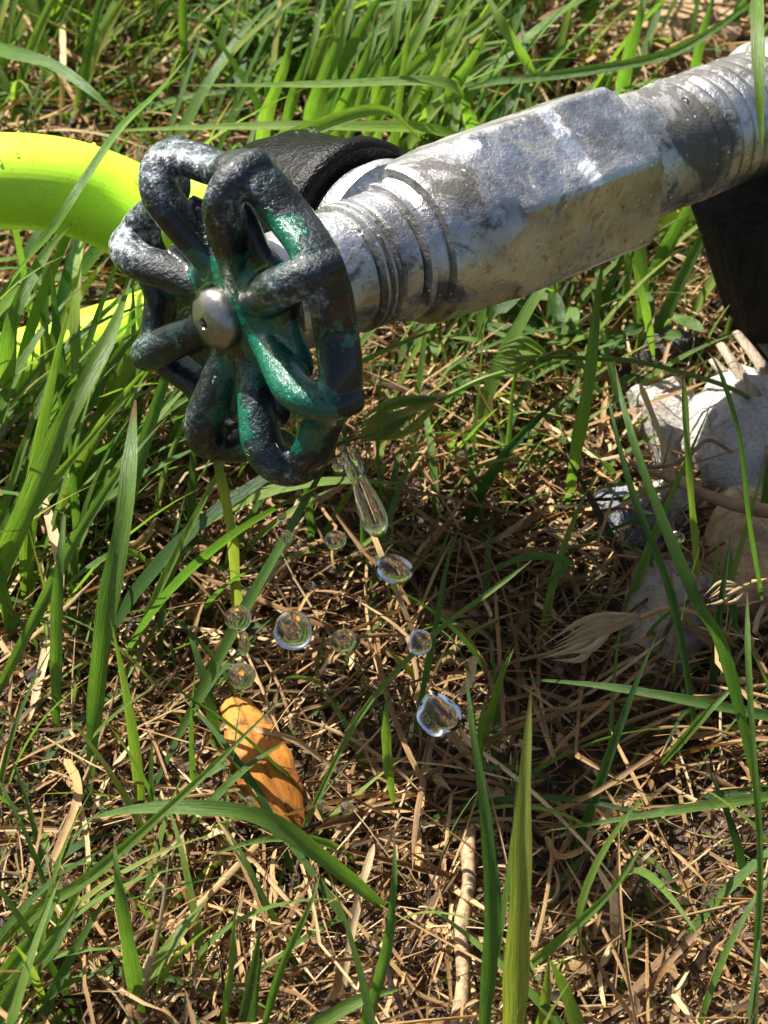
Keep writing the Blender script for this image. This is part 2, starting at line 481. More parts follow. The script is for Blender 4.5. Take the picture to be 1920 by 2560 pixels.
def build_wheel():
    parts = []
    PH0 = 90 + 3.0
    # scalloped rim
    n = 256
    ph = np.linspace(0, 2 * math.pi, n, endpoint=False)
    lob = np.cos(8 * (ph - R(PH0)))
    r = 26.5 + 1.6 * lob + 0.35 * np.sin(3 * ph + 1)
    z = -6.0 + 0.9 * lob
    C = np.stack([np.cos(ph) * r, np.sin(ph) * r, z], -1)
    dr = np.gradient(r) / (2 * math.pi / n)
    tang = np.stack([-np.sin(ph) * r + np.cos(ph) * dr, np.cos(ph) * r + np.sin(ph) * dr, 0 * ph], -1); tang = unit(tang)
    nor = np.stack([tang[:, 1], -tang[:, 0], 0 * ph], -1)
    m = 20
    a = np.linspace(0, 2 * math.pi, m, endpoint=False)
    ca = np.sign(np.cos(a)) * np.abs(np.cos(a)) ** 0.8; sa = np.sign(np.sin(a)) * np.abs(np.sin(a)) ** 0.8
    V = C[:, None] + nor[:, None] * (ca[None, :, None] * 2.6) + np.array([0, 0, 1.0]) * (sa[None, :, None] * 4.1)
    V = V.reshape(-1, 3)
    i = np.arange(n)[:, None]; j = np.arange(m)[None]
    Q = np.stack([i * m + j, i * m + (j + 1) % m, ((i + 1) % n) * m + (j + 1) % m, ((i + 1) % n) * m + j], -1).reshape(-1, 4)
    parts.append((V, Q.tolist()))
    # eight spokes that bend back into the rim
    for k in range(8):
        p = R(PH0 + 45 * k + random.uniform(-2, 2))
        rz = np.array([(5, -5.2), (9, -4.6), (13, -3.2), (18, -1.2), (22.5, 0.2), (26.2, -0.8), (28.2, -3.6), (28.4, -7.5)])
        P = catmull(np.stack([np.cos(p) * rz[:, 0], np.sin(p) * rz[:, 0], rz[:, 1]], -1), 26)
        s = np.linspace(0, 1, 26)
        w = 3.15 + 0.25 * np.sin(s * math.pi) + random.uniform(-0.15, 0.25)
        V, Q, tr = tube_arrays(P, w, 14, w * 1.08)
        parts.append((V, Q.tolist() + tr))
    # hub boss
    prof = [(0, -1.4), (6.2, -1.4), (8.6, -1.8), (11.0, -2.7), (12.8, -4.2), (13.0, -7.2), (11.0, -9.5), (8.0, -11.5), (0, -11.5)]
    na = 40
    V = []; 
    for rr, zz in prof:
        aa = np.linspace(0, 2 * math.pi, na, endpoint=False)
        V += [(math.cos(q) * max(rr, 0.01), math.sin(q) * max(rr, 0.01), zz) for q in aa]
    F = []
    for q in range(len(prof) - 1):
        for s in range(na): F.append((q * na + s, (q + 1) * na + s, (q + 1) * na + (s + 1) % na, q * na + (s + 1) % na))
    parts.append((np.array(V), F))
    # recessed dish that ties the spokes together
    V = []; F = []
    for rr, zz in [(4, -3.0), (9, -3.8), (14.5, -3.6), (18.6, -3.6), (19.3, -5.4), (14, -8.6), (4, -9.0)]:
        aa = np.linspace(0, 2 * math.pi, 64, endpoint=False)
        V += [(math.cos(q) * rr * (1 + (0.10 if rr > 10 else 0) * math.cos(8 * (q - R(PH0))) + 0.03 * math.sin(2 * q)), math.sin(q) * rr * (1 + (0.10 if rr > 10 else 0) * math.cos(8 * (q - R(PH0))) + 0.03 * math.sin(2 * q)), zz) for q in aa]
    for q in range(6):
        for s_ in range(64): F.append((q * 64 + s_, q * 64 + (s_ + 1) % 64, (q + 1) * 64 + (s_ + 1) % 64, (q + 1) * 64 + s_))
    F.append(tuple(range(64))[::-1]); F.append(tuple(6 * 64 + q for q in range(64)))
    parts.append((np.array(V), F))
    verts = []; faces = []; off = 0
    for V, F in parts:
        verts += (np.asarray(V) * mm * 1.02).tolist(); faces += [tuple(int(x) + off for x in f) for f in F]; off += len(V)
    me = bpy.data.meshes.new("handwheel_rough"); me.from_pydata(verts, [], faces)
    bm = bmesh.new(); bm.from_mesh(me); bmesh.ops.recalc_face_normals(bm, faces=bm.faces); bm.to_mesh(me); bm.free()
    o = bpy.data.objects.new("handwheel", me); COL.objects.link(o)
    md = o.modifiers.new("r", 'REMESH'); md.mode = 'VOXEL'; md.voxel_size = 0.00042
    md2 = o.modifiers.new("s", 'SMOOTH'); md2.iterations = 6; md2.factor = 0.5
    dg = bpy.context.evaluated_depsgraph_get()
    nm = bpy.data.meshes.new_from_object(o.evaluated_get(dg))
    nm.name = "handwheel"
    o.modifiers.clear(); o.data = nm; bpy.data.meshes.remove(me)
    nv = len(nm.vertices)
    co = np.empty(nv * 3); nm.vertices.foreach_get("co", co); co = co.reshape(-1, 3)
    # where green paint survives: (angle from wheel top towards the photo's left, radius, z, size, strength)
    blobs = [(-72, 24.5, -3.5, 5.0, 1.0), (-62, 23.5, -4.0, 4.0, 1.0), (-85, 14, -3, 4.0, .8), (-128, 20, 0, 7.5, 1.05), (-140, 26, -2, 6.5, 1.0), (-112, 27, -5, 5, .55), (-160, 24, -4, 5, .8),
             (-195, 21, 0, 7.0, 1.0), (-195, 14, -2, 5.0, .9), (-192, 27, -3, 4.5, .9), (-48, 13, -5, 4, .8), (-100, 13, -6, 4, .8), (-40, 9, -2, 4.5, .9), (-90, 9, -3, 5, .9), (-130, 10, -3, 5, .95), (10, 9.5, -2, 4.2, .95), (-60, 10.5, -2.5, 4.5, .95), (-110, 10.5, -3, 4.5, .9), (150, 10, -2.5, 3, .6),
             (-165, 12, -2, 3.5, .6), (122, 27.5, -6, 3, .8), (88, 27.5, -5, 3, .75), (90, 14, -2, 3.5, .75), (65, 25, -7, 4, .7), (105, 25, -7, 3.6, .7), (-20, 14, -3, 3, .6), (-110, 27, -8, 4.0, .5)]
    # where the coating is rubbed down to bare grey metal
    worn = [(7, 26.5, -1.5, 6.5, 1.0), (-6, 27.5, -4, 5, .9), (-22, 27, -4, 4.5, .8), (45, 26, -1.5, 7.0, 1.0), (40, 20, 0, 4, .6), (-45, 25, -1, 6, .75), (-92, 25, -1, 6, .75), (90, 24, 0, 5, .65), (132, 23, 0, 6, .7), (125, 14, -2, 4, .5), (180, 27, -4, 6, .75), (170, 26, -2, 4, .6), (-150, 27, -3, 4, .5)]
    wv = np.zeros(nv)
    for ang, rr, zz, sz, st in worn:
        c = np.array([math.cos(R(90 + ang)) * rr, math.sin(R(90 + ang)) * rr, zz]) * mm
        d = np.linalg.norm(co - c, axis=1) / (sz * mm)
        wv = np.maximum(wv, st * np.clip(1.5 - d * 0.8, 0, 1))
    a_ = nm.attributes.new("worn", 'FLOAT', 'POINT'); a_.data.foreach_set("value", wv.astype(np.float32))
    pv = np.full(nv, 0.27)
    for ang, rr, zz, sz, st in blobs:
        c = np.array([math.cos(R(90 + ang)) * rr, math.sin(R(90 + ang)) * rr, zz]) * mm
        d = np.linalg.norm(co - c, axis=1) / (sz * mm)
        pv = np.maximum(pv, st * np.clip(1.45 - d * 0.85, 0, 1))
    a_ = nm.attributes.new("paint", 'FLOAT', 'POINT'); a_.data.foreach_set("value", pv.astype(np.float32))
    nm.materials.append(M_WHEEL)
    nm.polygons.foreach_set("use_smooth", np.ones(len(nm.polygons), bool))
    o.parent = tap
    return o
wheel = build_wheel()
wheel['label'] = "chipped dark green eight-spoked handwheel"

def prof_fun(prof, wob=0.0):
    zs = np.array([p[0] for p in prof]); rs = np.array([p[1] for p in prof])
    def f(z, a):
        t = -z
        r = np.interp(t, zs * mm, rs * mm)
        return r * (1 + wob * (vnoise(a * 3.0 + 5, np.full_like(a, t * 300), 4) - 0.5))
    return f
def zlist(prof, step=0.0006):
    out = []
    for (a, _), (b, _) in zip(prof[:-1], prof[1:]):
        n = max(1, int(abs(b - a) * mm / step))
        out += list(np.linspace(a, b, n, endpoint=False))
    out.append(prof[-1][0])
    return [-v * mm for v in out]

# screw (sub-part of the wheel)
def lathe(name, prof, mat, parent, nseg=48, sharp=40):
    V = []; F = []
    a = np.linspace(0, 2 * math.pi, nseg, endpoint=False)
    for t, r in prof: V += np.stack([np.cos(a) * r * mm, np.sin(a) * r * mm, np.full(nseg, -t * mm)], -1).tolist()
    for q in range(len(prof) - 1):
        for s in range(nseg): F.append((q * nseg + s, q * nseg + (s + 1) % nseg, (q + 1) * nseg + (s + 1) % nseg, (q + 1) * nseg + s))
    F.append(tuple(range(nseg))[::-1]); F.append(tuple((len(prof) - 1) * nseg + s for s in range(nseg)))
    me = bpy.data.meshes.new(name); me.from_pydata(V, [], F)
    bm = bmesh.new(); bm.from_mesh(me); bmesh.ops.recalc_face_normals(bm, faces=bm.faces); bm.to_mesh(me); bm.free()
    return link(name, me, mat, parent, True, sharp)
lathe("screw", [(-1.2, 0.75), (-1.9, 0.9), (-2.25, 1.1), (-2.2, 2.2), (-1.75, 3.6), (-0.95, 4.9), (-0.1, 5.5), (0.8, 5.65), (1.8, 5.5)], M_SCREW, wheel)

# bonnet with threads
bon = [(9.5, 6.0), (10.5, 6.2), (10.7, 10.4), (11.4, 11.0), (19, 11.0), (26.5, 11.2), (28.4, 11.15), (29.0, 10.3), (29.7, 12.0), (30.3, 12.0), (30.8, 10.4), (31.5, 12.0), (32.1, 12.0), (32.6, 10.4), (33.3, 12.0), (33.9, 11.0), (34.5, 11.9), (38.0, 12.1), (38.6, 10.6), (39.4, 12.9), (40.6, 13.0), (41.3, 11.2), (42.6, 12.7)]
loft("bonnet", zlist(bon), prof_fun(bon, 0.02), M_ZINC2, tap, 96, 40)

# valve body: round throat growing into hexagon flats
vhex = unit(CAM - axis_pt(0.078)); vhex = vhex - ZL * (vhex @ ZL); vhex = unit(vhex)
HEX0 = math.atan2(vhex @ YL, vhex @ XL) - R(6) * (1 if (XL @ RIGHT) > 0 else -1)
body = [(41.2, 12.0), (42.4, 12.9), (43.4, 13.1), (43.8, 14.6), (45, 15.2), (50, 15.7), (55, 16.3), (59.3, 16.8), (59.8, 18.0), (94.2, 18.0), (95.5, 17.0), (95.9, 12.9)]
def body_fun(z, a):
    t = -z / mm
    r = np.interp(t, [p[0] for p in body], [p[1] for p in body])
    da = (a - HEX0 + math.pi / 6) % (math.pi / 3) - math.pi / 6        # 0 at a corner
    flat = 15.75 / np.cos(math.pi / 6 - np.abs(da))
    k = min(max((t - 43.5) / 2.0, 0), 1)
    flat = flat + (1 - k) * 8
    rr = np.minimum(r, flat)
    rr = np.minimum(rr, 17.9)
    return (rr + 0.25 * (vnoise(a * 4, np.full_like(a, t * 0.25), 8) - 0.5)) * mm
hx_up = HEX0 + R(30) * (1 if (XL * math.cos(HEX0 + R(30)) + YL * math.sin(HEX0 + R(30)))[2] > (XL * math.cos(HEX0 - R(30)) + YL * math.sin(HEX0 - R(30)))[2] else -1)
M_ZINC_BODY = zinc_material("glint_strip_zinc", 1.1, 0.98, 0.97, (math.cos(hx_up), math.sin(hx_up), 0.0))
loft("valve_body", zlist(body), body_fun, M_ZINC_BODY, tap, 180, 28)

pipe = [(95.4, 12.2), (95.6, 12.9), (98.5, 13.1), (106, 12.7), (112, 12.4)]
t_ = 113.0
while t_ < 139:
    pipe += [(t_, 12.1), (t_ + 1.2, 12.75 + random.uniform(-.1, .15)), (t_ + 2.3, 12.6), (t_ + 3.0, 12.05)]
    t_ += 3.5
pipe += [(t_ + .5, 12.2), (t_ + 1.6, 13.4), (t_ + 3, 13.8), (176, 13.8), (178, 12.6), (440, 12.6)]
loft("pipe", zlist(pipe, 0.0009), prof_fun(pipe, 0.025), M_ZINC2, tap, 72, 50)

# spout with thread, pointing away to the back left
u1 = unit(np.cross(np.array([0, 0, 1.0]), AX)); 
if u1[0] > 0: u1 = -u1
u2 = np.cross(AX, u1); 
if u2[2] < 0: u2 = -u2
SPD = unit(u1 * math.cos(R(17)) - u2 * math.sin(R(17)))
SP0 = axis_pt(0.0430)
def frame_from(origin, zdir):
    z = unit(zdir); x = unit(np.cross(np.array([0, 0, 1.0]), z)); y = np.cross(z, x)
    return Matrix(((x[0], y[0], z[0], origin[0]), (x[1], y[1], z[1], origin[1]), (x[2], y[2], z[2], origin[2]), (0, 0, 0, 1)))
def lathe_at(name, prof, mat, parent, M, nseg=64, sharp=40):
    o = lathe(name, [(-t, r) for t, r in prof], mat, parent, nseg, sharp)
    o.matrix_world = M if parent is None else M
    if parent is not None:
        o.matrix_parent_inverse = TAPM.inverted(); o.matrix_basis = M
    return o
SPM = frame_from(SP0, SPD)
lathe_at("spout", [(1, 11.5), (3, 12.9), (4, 15.0), (6.2, 15.4), (7.0, 13.0), (7.8, 14.0), (8.6, 13.0), (9.4, 14.0), (10.2, 12.9), (26, 11.6)], M_ZINC, tap, SPM)

# ------------------------------------------------------------------ hose
hose_pts = [SP0 + SPD * 0.024, SP0 + SPD * 0.040, SP0 + SPD * 0.049 + np.array([-0.006, -0.002, -0.002]),
            at_depth(420, 575, 0.476), at_depth(285, 508, 0.477), at_depth(150, 464, 0.474), at_depth(0, 452, 0.472),
            at_depth(-150, 462, 0.472), (-0.150, 0.055, 0.052), (-0.235, 0.060, 0.032), (-0.275, 0.025, 0.014), (-0.245, -0.012, 0.0105), (-0.180, 0.000, 0.0105),
            (-0.125, 0.030, 0.006), at(0, 948, 0.002), at(290, 862, 0.002), at(700, 725, 0.002), at(1100, 630, 0.003), at(1680, 505, 0.003), at(2300, 400, 0.004), at(3000, 290, 0.005)]
HC = catmull([np.asarray(p, float) for p in hose_pts], 260)
hose = empty("garden_hose", (HC[0]).tolist(), "bright lime green garden hose joined to the tap by a black coupling", "hose")
Minv = hose.matrix_basis.inverted()
def hose_tube():
    n = len(HC); ns = 40
    V, Q, tr = tube_arrays(HC - HC[0], 0.0098, ns)
    me = bpy.data.meshes.new("hose_tube"); me.from_pydata(V.tolist(), [], Q.tolist() + tr)
    L = np.concatenate([[0], np.cumsum(np.linalg.norm(np.diff(HC, axis=0), axis=1))])
    ln = np.concatenate([np.repeat(L, ns), [0, L[-1]]]); ar = np.concatenate([np.tile(np.abs(np.linspace(-1, 1, ns, endpoint=False)), n), [0, 0]])
    for k, v in (("length", ln), ("around", ar)):
        a_ = me.attributes.new(k, 'FLOAT', 'POINT'); a_.data.foreach_set("value", v.astype(np.float32))
    return link("hose_tube", me, M_HOSE, hose)
hose_tube()
cp = lathe("coupling", [(-11.5, 13.5), (-10.6, 16.6), (-11.0, 17.4), (-11.8, 18.0), (-14.4, 18.1), (-15.4, 16.9), (-19, 16.6), (-32, 16.2), (-34, 15.2), (-41, 13.0), (-43, 10.2)], M_BLACK, hose, 72, 40)
cp.matrix_parent_inverse = Matrix.Translation(Vector((-HC[0]).tolist()))
cp.matrix_basis = SPM

# ------------------------------------------------------------------ thin plant sheets
def ribbon(C, side, W, fold):
    """C (N,S,3), side (N,S,3) unit, W (N,S), fold (N,) -> verts/quads with three verts across"""
    N, S, _ = C.shape
    T = unit(np.gradient(C, axis=1))
    side = unit(side - T * np.sum(side * T, -1, keepdims=True))
    nor = np.cross(T, side)
    nor = nor * np.where(nor[..., 2:3] < 0, -1, 1)
    f = np.asarray(fold).reshape(N, 1, 1)
    e = nor * (W[..., None] * f)
    V = np.stack([C - side * W[..., None] + e, C, C + side * W[..., None] + e], 2)      # N,S,3,3
    idx = np.arange(N * S * 3).reshape(N, S, 3)
    Q = np.stack([idx[:, :-1, :-1], idx[:, :-1, 1:], idx[:, 1:, 1:], idx[:, 1:, :-1]], -1).reshape(-1, 4)
    along = np.broadcast_to(np.linspace(0, 1, S)[None, :, None], (N, S, 3))
    across = np.broadcast_to(np.array([-1.0, 0, 1.0])[None, None], (N, S, 3))
    return V.reshape(-1, 3), Q, along, across

def sheets(name, C, side, W, fold, tint, mat):
    V, Q, al, ac = ribbon(C, side, W, fold)
    N, S, _ = C.shape
    ti = np.broadcast_to(np.asarray(tint).reshape(N, 1, 1), (N, S, 3))
    me = quad_mesh(name, V, Q, {"tint": ti, "along": al, "across": ac})
    o = link(name, me, mat)
    o['kind'] = 'stuff'
    return o

def rot_about(v, k, ang):
    c = np.cos(ang)[..., None]; s = np.sin(ang)[..., None]
    return v * c + np.cross(k, v) * s + k * np.sum(k * v, -1, keepdims=True) * (1 - c)

def hits_tap(C):
    """blades that run through the tap or the hose, or stand between it and the lens"""
    P = C.reshape(-1, 3)
    d = P - HUB
    t = d @ AX
    rad = np.linalg.norm(d - t[:, None] * AX, axis=1)
    bad = (t > -0.005) & (t < 0.44) & (rad < np.where(t < 0.013, 0.031, 0.0185))
    tt = np.clip(t, 0, 0.30)
    px, py, dep = project(P)
    ax_, ay_, ad_ = project(HUB + tt[:, None] * AX)
    lim = np.where(t < 0.02, 0.031, 0.019) / ad_ * FPX
    infront = (np.hypot(px - ax_, py - ay_) < lim) & (dep < ad_ + 0.005)
    bad |= infront
    hd = HC[::3]
    for i0 in range(0, len(P), 20000):
        q = P[i0:i0 + 20000]
        dd = ((q[:, None] - hd[None]) ** 2).sum(-1).min(1)
        bad[i0:i0 + 20000] |= dd < 0.0102 ** 2
    # keep the upper hose in view
    m = (px < 330) & (px > -20) & (py > 330) & (py < 590) & (dep < 0.475)
    bad |= m
    return bad.reshape(C.shape[:2]).any(1)

def grow(bx, by, az, L, e0, bend, w, twist, S=11, wig=0.15):
    N = len(bx)
    s = np.linspace(0, 1, S)[None]
    el = e0[:, None] - bend[:, None] * s ** 1.4
    a = az[:, None] + wig * np.sin(s * 3 + RNG.uniform(0, 6, (N, 1)))
    step = L[:, None] / (S - 1)
    d = np.stack([np.cos(el) * np.cos(a), np.cos(el) * np.sin(a), np.sin(el)], -1)
    C = np.cumsum(d * step[..., None], axis=1)
    C -= C[:, :1]
    C[..., 0] += bx[:, None]; C[..., 1] += by[:, None]; C[..., 2] += (ground_h(bx, by) - 0.002)[:, None]
    # lay sagging tips on the ground
    gz = ground_h(C[..., 0], C[..., 1]) + 0.001
    C[..., 2] = np.maximum(C[..., 2], np.where(s > 0.15, gz, -1))
    T = unit(np.gradient(C, axis=1))
    side = np.stack([-np.sin(a), np.cos(a), 0 * a], -1)
    side = rot_about(side, T, twist[:, None] * s + RNG.uniform(-0.5, 0.5, (N, 1)))
    W = w[:, None] * 0.5 * np.clip(0.62 + 1.0 * s, 0, 1) * np.clip((1 - s ** 2.6), 0.02, 1)
    return C, side, W

# regions of the lawn, judged at the foot of the blade
def blob(px, py, cx, cy, sx, sy):
    return np.exp(-((px - cx) / sx) ** 2 - ((py - cy) / sy) ** 2)

def make_grass():
    n = 30000
    bx = RNG.uniform(-0.21, 0.21, n); by = RNG.uniform(-0.15, 0.36, n)
    px, py, dep = project(np.stack([bx, by, np.zeros(n)], -1))
    lush = 1.0 * blob(px, py, 980, 330, 330, 260) + 1.25 * blob(px, py, 60, 1200, 320, 330) + 0.85 * blob(px, py, -40, 2560, 190, 200) + 0.5 * blob(px, py, 1250, 840, 380, 170) + 0.5 * blob(px, py, 1850, 150, 160, 120) * 0.3
    fine = 0.55 * blob(px, py, 250, 150, 450, 380) + 0.5 * blob(px, py, 1250, 900, 420, 220) + 0.4 * blob(px, py, 100, 1500, 300, 300)
    fine += np.where(py < -60, 0.5, 0)
    fine += 0.17 * (1 - blob(px, py, 1700, 2200, 420, 420)) * np.clip(1.25 - 0.9 * blob(px, py, 850, 2000, 500, 420), 0, 1) + 0.45 * blob(px, py, 350, 60, 420, 260) + 0.25 * blob(px, py, 1150, 1050, 450, 260)
    lush += 0.60 * blob(px, py, 300, 60, 460, 260) + 0.4 * blob(px, py, 900, 120, 420, 160)
    sparse = 0.030
    u = RNG.uniform(0, 1, n)
    is_l = u < lush * 0.26
    is_f = (~is_l) & (u < lush * 0.26 + fine * 0.40)
    is_s = (~is_l) & (~is_f) & (u > 1 - sparse)
    out = []
    for kind, msk in (("l", is_l), ("f", is_f), ("s", is_s)):
        x, y, qx, qy = bx[msk], by[msk], px[msk], py[msk]
        k = len(x)
        if kind == "l":
            az = R(38) + RNG.normal(0, 0.55, k); L = RNG.uniform(0.035, 0.085, k)
            e0 = R(72) + RNG.normal(0, 0.16, k); bend = RNG.uniform(0.3, 1.5, k); w = RNG.uniform(0.0010, 0.0040, k)
            low = qy > 2100
            L = np.where(low, L * 0.6, L)
            tint = np.clip(RNG.normal(0.54, 0.18, k), 0.05, 0.95)
        elif kind == "f":
            az = RNG.uniform(-3.14, 3.14, k); L = RNG.uniform(0.010, 0.048, k)
            e0 = R(60) + RNG.normal(0, 0.3, k); bend = RNG.uniform(0.2, 1.8, k); w = RNG.uniform(0.0005, 0.0018, k)
            tint = np.clip(RNG.normal(0.56, 0.22, k), 0.0, 1.0)
        else:
            az = R(60) + RNG.normal(0, 1.1, k); L = RNG.uniform(0.02, 0.06, k)
            e0 = R(62) + RNG.normal(0, 0.3, k); bend = RNG.uniform(0.2, 1.6, k); w = RNG.uniform(0.0009, 0.0026, k)
            tint = np.clip(RNG.normal(0.42, 0.18, k), 0.0, 0.95)
        C, side, W = grow(x, y, az, L, e0, bend, w, RNG.normal(0, 0.8, k))
        keep = ~hits_tap(C)
        out.append((C[keep], side[keep], W[keep], RNG.uniform(0.15, 0.5, k)[keep], tint[keep]))
    C = np.concatenate([o[0] for o in out]); side = np.concatenate([o[1] for o in out]); W = np.concatenate([o[2] for o in out])
    fold = np.concatenate([o[3] for o in out]); tint = np.concatenate([o[4] for o in out])
    sheets("grass", C, side, W, fold, tint, M_GRASS)
make_grass()

def make_far_grass():
    n = 9000
    rr = 0.20 + 1.3 * RNG.uniform(0, 1, n) ** 1.5; th = RNG.uniform(-3.142, 3.142, n)
    x = rr * np.cos(th); y = 0.08 + rr * np.sin(th)
    keep = ~((np.abs(x) < 0.205) & (y > -0.15) & (y < 0.355)) & ~((np.abs(x) < 0.25) & (y < -0.1) & (y > -0.75))
    x, y = x[keep], y[keep]; k = len(x)
    C, side, W = grow(x, y, RNG.uniform(-3.14, 3.14, k), RNG.uniform(0.03, 0.10, k), R(68) + RNG.normal(0, 0.2, k), RNG.uniform(0.3, 1.6, k), RNG.uniform(0.002, 0.006, k), RNG.normal(0, 0.8, k), 7)
    keep = ~hits_tap(C)
    sheets("outer_grass", C[keep], side[keep], W[keep], RNG.uniform(0.2, 0.4, keep.sum()), np.clip(RNG.normal(0.48, 0.18, keep.sum()), 0, 0.95), M_GRASS)
make_far_grass()

def make_straw():
    n = 46000; S = 7
    x = RNG.uniform(-0.20, 0.20, n); y = RNG.uniform(-0.155, 0.33, n)
    px, py, dep = project(np.stack([x, y, np.zeros(n)], -1))
    p = 1.0 - 0.5 * blob(px, py, 1750, 2250, 330, 330) - 0.55 * blob(px, py, 1350, 1800, 260, 200)
    k = RNG.uniform(0, 1, n) < p
    x, y, px, py = x[k], y[k], px[k], py[k]; n = len(x)
    az = np.where(RNG.uniform(0, 1, n) < 0.55, R(35) + RNG.normal(0, 0.7, n), RNG.uniform(-3.14, 3.14, n))
    big = RNG.uniform(0, 1, n)
    L = np.where(big > 0.86, RNG.uniform(0.018, 0.060, n), np.where(big > 0.35, RNG.uniform(0.006, 0.020, n), RNG.uniform(0.0025, 0.007, n)))
    w = np.where(RNG.uniform(0, 1, n) > 0.93, RNG.uniform(0.0010, 0.0022, n), RNG.uniform(0.00022, 0.00085, n))
    s = np.linspace(-0.5, 0.5, S)[None]
    curve = RNG.normal(0, 0.4, (n, 1)) + np.where(RNG.uniform(0, 1, (n, 1)) > 0.88, RNG.normal(0, 2.0, (n, 1)), 0)
    kink = np.where(RNG.uniform(0, 1, (n, 1)) > 0.7, RNG.normal(0, 0.9, (n, 1)), 0) * (s > RNG.uniform(-0.3, 0.3, (n, 1)))
    a = az[:, None] + curve * s + kink
    el = RNG.normal(0, 0.30, (n, 1)) + RNG.normal(0, 0.6, (n, 1)) * s
    d = np.stack([np.cos(el) * np.cos(a), np.cos(el) * np.sin(a), np.sin(el)], -1)
    C = np.cumsum(d * (L[:, None] / (S - 1))[..., None], 1); C -= C.mean(1, keepdims=True)
    C[..., 0] += x[:, None]; C[..., 1] += y[:, None]
    lay = RNG.uniform(0, 1, (n, 1)) ** 1.8 * 0.0100
    C[..., 2] += ground_h(x, y)[:, None] + lay + 0.0012
    gz = ground_h(C[..., 0], C[..., 1])
    C[..., 2] = np.maximum(C[..., 2], gz + 0.0003 + lay * 0.25)
    T = unit(np.gradient(C, axis=1))
    side = np.stack([-np.sin(a), np.cos(a), 0 * a], -1)
    side = rot_about(side, T, RNG.normal(0, 0.7, (n, 1)) + RNG.normal(0, 0.8, (n, 1)) * s)
    W = w[:, None] * 0.5 * np.clip(1.1 - np.abs(s * 2) ** RNG.uniform(2, 6, (n, 1)), 0.12, 1) * np.ones((n, S))
    tint = np.clip(0.57 + RNG.normal(0, 0.28, n), 0.02, 1.0)
    keep = ~hits_tap(C)
    sheets("dry_straw", C[keep], side[keep], W[keep], RNG.uniform(-1.0, 1.0, keep.sum()), tint[keep], M_STRAW)
make_straw()

def make_long_straw():
    n = 1700; S = 12
    x = RNG.uniform(-0.20, 0.20, n); y = RNG.uniform(-0.155, 0.33, n)
    px, py, dep = project(np.stack([x, y, np.zeros(n)], -1))
    k = RNG.uniform(0, 1, n) < 1.0 - 0.7 * blob(px, py, 1700, 2200, 380, 380)
    x, y = x[k], y[k]; n = len(x)
    s = np.linspace(-0.5, 0.5, S)[None]
    az = RNG.uniform(-3.14, 3.14, n); L = RNG.uniform(0.022, 0.075, n); w = RNG.uniform(0.00045, 0.00125, n)
    a = az[:, None] + RNG.normal(0, 0.5, (n, 1)) * s + np.where(RNG.uniform(0, 1, (n, 1)) > 0.6, RNG.normal(0, 0.8, (n, 1)), 0) * (s > RNG.uniform(-0.3, 0.3, (n, 1)))
    el = RNG.normal(0, 0.22, (n, 1)) - np.abs(RNG.normal(0, 0.7, (n, 1))) * s
    d = np.stack([np.cos(el) * np.cos(a), np.cos(el) * np.sin(a), np.sin(el)], -1)
    C = np.cumsum(d * (L[:, None] / (S - 1))[..., None], 1); C -= C.mean(1, keepdims=True)
    C[..., 0] += x[:, None]; C[..., 1] += y[:, None]
    C[..., 2] += ground_h(x, y)[:, None] + RNG.uniform(0.003, 0.013, (n, 1))
    C[..., 2] = np.maximum(C[..., 2], ground_h(C[..., 0], C[..., 1]) + 0.0015)
    T = unit(np.gradient(C, axis=1))
    side = rot_about(np.stack([-np.sin(a), np.cos(a), 0 * a], -1), T, RNG.normal(0, 0.7, (n, 1)) + RNG.normal(0, 1.2, (n, 1)) * s)
    W = w[:, None] * 0.5 * np.clip(1.05 - np.abs(s * 2) ** RNG.uniform(3, 8, (n, 1)), 0.1, 1) * np.ones((n, S))
    keep = ~hits_tap(C)
    sheets("long_dry_straw", C[keep], side[keep], W[keep], RNG.uniform(0.4, 1.0, keep.sum()) * np.where(RNG.uniform(0, 1, keep.sum()) > .5, 1, -1), np.clip(RNG.normal(0.66, 0.19, n), 0.1, 1)[keep], M_STRAW)
make_long_straw()

